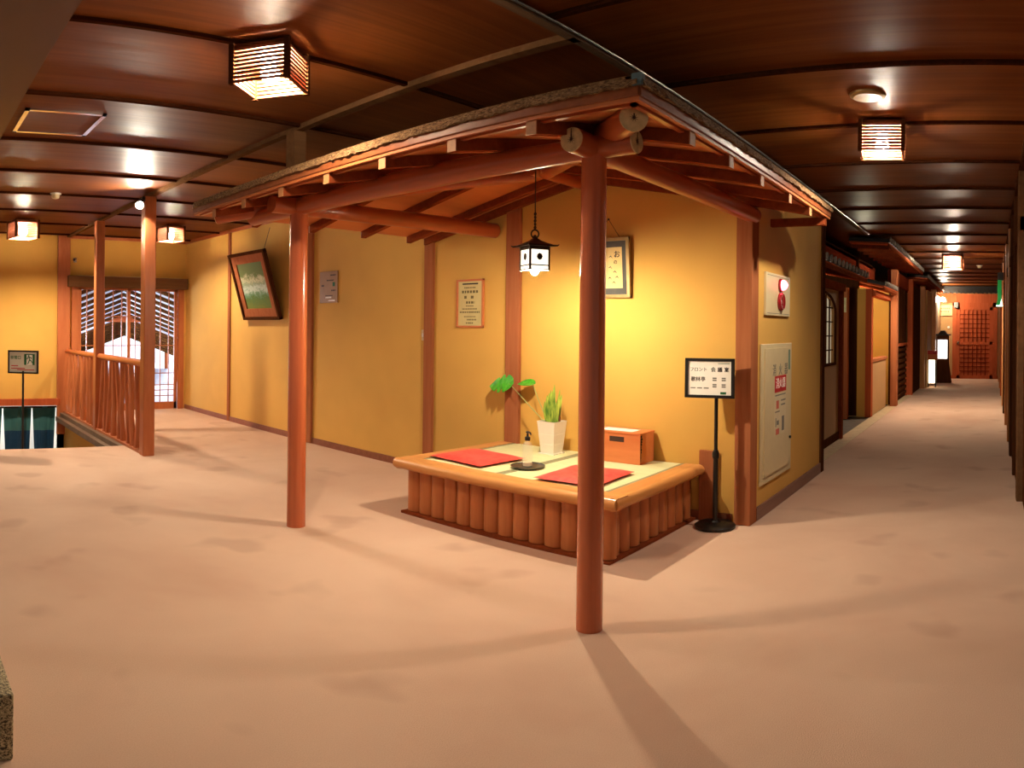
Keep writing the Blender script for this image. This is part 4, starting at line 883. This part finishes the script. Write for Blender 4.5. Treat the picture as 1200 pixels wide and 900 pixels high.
t_ = thing('tiled_eave', 'dark tiled eave with scalloped edge above the red lattice door', 'eave', (-.5, YE-.2, 2.2))
q = MB(); q.box(-1.3, XR-.005, 2.22, 2.38, 0, .35, fe); q.build('tile_bed', 'tiledark', t_)
q = MB()
for k in range(13): q.lathe(fe.p(-1.2+.11*k, 2.235, .33), [(.045, 0), (.045, .03)], 12, fe.n)
q.build('tile_ends', 'tiledark', t_, smooth=True)
t_ = thing('paper_sign', 'cream paper sign hanging below the emergency bulb on the end wall', 'sign', (-1.18, YE, 1.6))
q = MB(); q.box(-1.36, -1.0, 1.63, 1.90, .03, .04, fe); sh = q.build('sheet', plain('warm_sheet', lin(216, 176, 124), .7), t_)
q = MB(); dashes(q, fe, [(1.82, -1.3, -1.06, .035), (1.74, -1.3, -1.06, .035), (1.67, -1.3, -1.06, .02)], .04); fold(sh, q, plain('brown_print', lin(140, 96, 60), .8))
t_ = thing('emergency_bulb', 'bright round emergency bulb on an added arm off the end wall above the paper sign', 'lamp', (-1.22, YE, 2.0))
q = MB(); q.lathe(fe.p(-1.20, 2.02, .03), [(.07, 0), (.06, .04)], 16, fe.n); q.tube([fe.p(-1.20, 2.02, .05), fe.p(-1.20, 2.02, .60)], .012, 8); q.build('bracket', 'iron', t_, smooth=True)  # long arm added to bring the bulb forward and light the door
q = MB(); q.ball(fe.p(-1.20, 2.02, .64), .055, 2); q.build('bulb', 'fire', t_, smooth=True)
q = MB(); q.box(-.95, -.84, 1.83, 1.98, .05, .12, fe); tag(q.build('door_closer', 'conduit', bevel=.01), 'small grey box at the top left corner of the red door', 'closer')
q = MB(); q.lathe(fe.p(-1.09, 1.33, 0), [(.035, 0), (.03, .02)], 14, fe.n); tag(q.build('wall_fitting', 'white', smooth=True), 'tiny white round fitting on the wall left of the red door', 'fitting')
# lit sign box
t_ = thing('lantern_sign_box', 'black tapered sign box with a lit white panel at the corridor end', 'sign', (-1.08, 16.3, 0))
q = MB()
q.prism([(-1.30, 16.3, 0), (-.93, 16.3, 0), (-1.0, 16.3, .5), (-1.0, 16.3, 1.12), (-1.27, 16.3, 1.12), (-1.27, 16.3, .5)], (0, .3, 0)); q.build('housing', 'darkwood', t_)
q = MB(); q.box(-1.245, -1.025, 16.285, 16.305, .58, 1.02); q.build('lit_panel', 'signlit', t_)
q = MB(); q.box(-1.31, -.96, 16.26, 16.62, 1.12, 1.16); q.prism([(-1.24, 16.3, 1.16), (-1.03, 16.3, 1.16), (-1.09, 16.3, 1.24), (-1.18, 16.3, 1.24)], (0, .28, 0)); q.build('cap', 'black', t_)
# floor lantern
lx, ly = -1.27, 15.0
t_ = thing('floor_lantern', 'square floor lantern of glowing paper with black legs and a red top board', 'lantern', (lx, ly, 0))
q = MB(); q.box(lx-.075, lx+.075, ly-.075, ly+.075, .09, .60); q.build('paper_shade', 'lanternpaper', t_)
for sx_ in (-1, 1):
    for sy_ in (-1, 1): q = MB(); q.box(lx+sx_*.08-.01, lx+sx_*.08+.01, ly+sy_*.08-.01, ly+sy_*.08+.01, 0, .62); q.build('leg', 'black', t_)
q = MB(); q.box(lx-.09, lx+.12, ly-.09, ly+.09, .60, .72); q.build('top_band', 'boxwood', t_)
q = MB(); q.box(lx-.09, lx+.12, ly-.092, ly+.09, .72, .80); q.build('red_board', 'redpanel', t_)
# ------------------------------------------------------------------ corridor, right side: posts and panels
for y, w_, m_ in ((4.80, .12, 'lintel'), (5.72, .05, 'darkwood'), (6.63, .09, 'darkwood'), (7.55, .06, 'palewood'), (8.9, .09, 'palewood'), (10.2, .06, 'darkwood'), (11.3, .10, 'palewood'), (13.1, .09, 'redwood'), (14.9, .10, 'palewood'), (16.8, .10, 'palewood')):
    q = MB(); q.box(XR-.045, XR+.01, y, y+w_, 0, ZC-.05); trim(q, m_, bevel=.008)
for k, (y0, y1) in enumerate(((4.93, 5.72), (5.78, 6.63), (6.73, 7.55))):
    t_ = thing('sliding_panel', ('dark framed sliding panel just past the near right post', 'dark framed sliding panel, second from the near right post', 'dark framed sliding panel, third from the near right post')[k], 'panel', (XR, (y0+y1)/2, 0), 'dark sliding panels on the right wall')
    q = MB()
    for a, b2, c0, c1 in ((y0+.01, y0+.06, 0, 1.9), (y1-.06, y1-.01, 0, 1.9), (y0+.01, y1-.01, 0, .1), (y0+.01, y1-.01, 1.8, 1.9)): q.box(XR-.022, XR-.001, a, b2, c0, c1)
    q.build('frame', 'darkwood', t_)
    q = MB(); q.box(XR-.012, XR-.002, y0+.06, y1-.06, .1, 1.8); q.build('board', 'batten', t_)
q = MB(); q.box(XR-.03, XR, 4.8, YE, 1.92, 2.02); trim(q, 'darkwood')
t_ = thing('exit_sign', 'green illuminated exit sign projecting from the right wall of the corridor', 'sign', (.12, 10.5, 1.6))
fx2 = Fr((.10, 10.5, 1.6), (1, 0, 0), (0, 0, 1))
q = MB(); q.prism([fx2.p(-.02, 0), fx2.p(.085, 0), fx2.p(.06, .12), (.10+.06, 10.5, 2.0), (.10+.0, 10.5, 2.0), fx2.p(.0, .12)], (0, .09, 0)); q.build('housing', 'exitgreen', t_)
q = MB(); q.prism([fx2.p(.03, .0, .003), fx2.p(.08, .0, .003), fx2.p(.06, .12, .003)], (0, .004, 0)); q.box(-.02, .08, .0, .02, .002, .006, fx2); q.build('lit_edge', 'exitpale', t_)
q = MB(); q.box(.10, XR-.001, 10.48, 10.62, 2.0, 2.12); q.build('bracket', 'black', t_)

# ------------------------------------------------------------------ daylight outside the entrance, world, camera
def area(name, loc, look, size, power, col):
    l = bpy.data.lights.new(name, 'AREA'); l.energy = power; l.size = size; l.color = col; o = bpy.data.objects.new(name, l); C.objects.link(o); o.location = loc
    o.rotation_euler = (V(look)-V(loc)).to_track_quat('-Z', 'Y').to_euler(); return o
area('daylight_fill', (-16.5, 9.8, 3.4), (-16.0, 5.5, .4), 2.5, 1400, (.90, .94, 1.0))
area('daylight_fill', (-13.0, 1.2, .5), (-12.4, 4.2, 1.5), 1.8, 420, (.90, .94, 1.0))  # low lamp added to brighten the porch roof from below
l = bpy.data.lights.new('stair_room_light', 'POINT'); l.energy = 60; l.color = (1, .93, .72); l.shadow_soft_size = .1; o = bpy.data.objects.new('stair_room_light', l); C.objects.link(o); o.location = (-9.9, .9, .1)
l = bpy.data.lights.new('recess_fill', 'POINT'); l.energy = 24; l.color = (1, .92, .64); l.shadow_soft_size = .08; o = bpy.data.objects.new('recess_fill', l); C.objects.link(o); o.location = (-1.95, 10.2, 1.72)  # lamp without a fixture, added to brighten the yellow recess wall
l = bpy.data.lights.new('entry_fill', 'POINT'); l.energy = 13; l.color = (1, .86, .6); l.shadow_soft_size = .08; o = bpy.data.objects.new('entry_fill', l); C.objects.link(o); o.location = (-2.05, 8.0, 1.72)  # second added lamp, no fixture, lifts the dark entrance recess
wld = bpy.data.worlds.new('World'); bpy.context.scene.world = wld; wld.use_nodes = True
bg = wld.node_tree.nodes['Background']; bg.inputs['Color'].default_value = (1, .86, .70, 1); bg.inputs['Strength'].default_value = .24

F_, YH, AZ, ROLL, CH = 809.15, 384.5, -.6933, .0103, 1.2
cam = bpy.data.cameras.new('camera'); co = bpy.data.objects.new('camera', cam); C.objects.link(co)
cam.type = 'PANO'; cam.panorama_type = 'EQUIRECTANGULAR'
cam.longitude_min = -600/F_; cam.longitude_max = 600/F_; cam.latitude_max = YH/F_; cam.latitude_min = (YH-900)/F_
cam.clip_start = .01
cr, sr, ca, sa = math.cos(ROLL), math.sin(ROLL), math.cos(AZ), math.sin(AZ)
def tow(c):
    cx, cy, cz = c; cx, cz = cr*cx-sr*cz, sr*cx+cr*cz
    return V((cx*ca+cy*sa, -cx*sa+cy*ca, cz))
R_, U_, D_ = tow((1, 0, 0)), tow((0, 0, 1)), tow((0, 1, 0))
co.matrix_world = Matrix(((R_.x, U_.x, -D_.x, 0), (R_.y, U_.y, -D_.y, 0), (R_.z, U_.z, -D_.z, CH), (0, 0, 0, 1)))
sc = bpy.context.scene; sc.camera = co
sc.view_settings.view_transform = 'Standard'; sc.view_settings.look = 'None'; sc.view_settings.gamma = 1; sc.view_settings.use_curve_mapping = False
sc.view_settings.exposure = 0.2
sc.cycles.max_bounces = 8; sc.cycles.diffuse_bounces = 5; sc.cycles.sample_clamp_indirect = 6.0
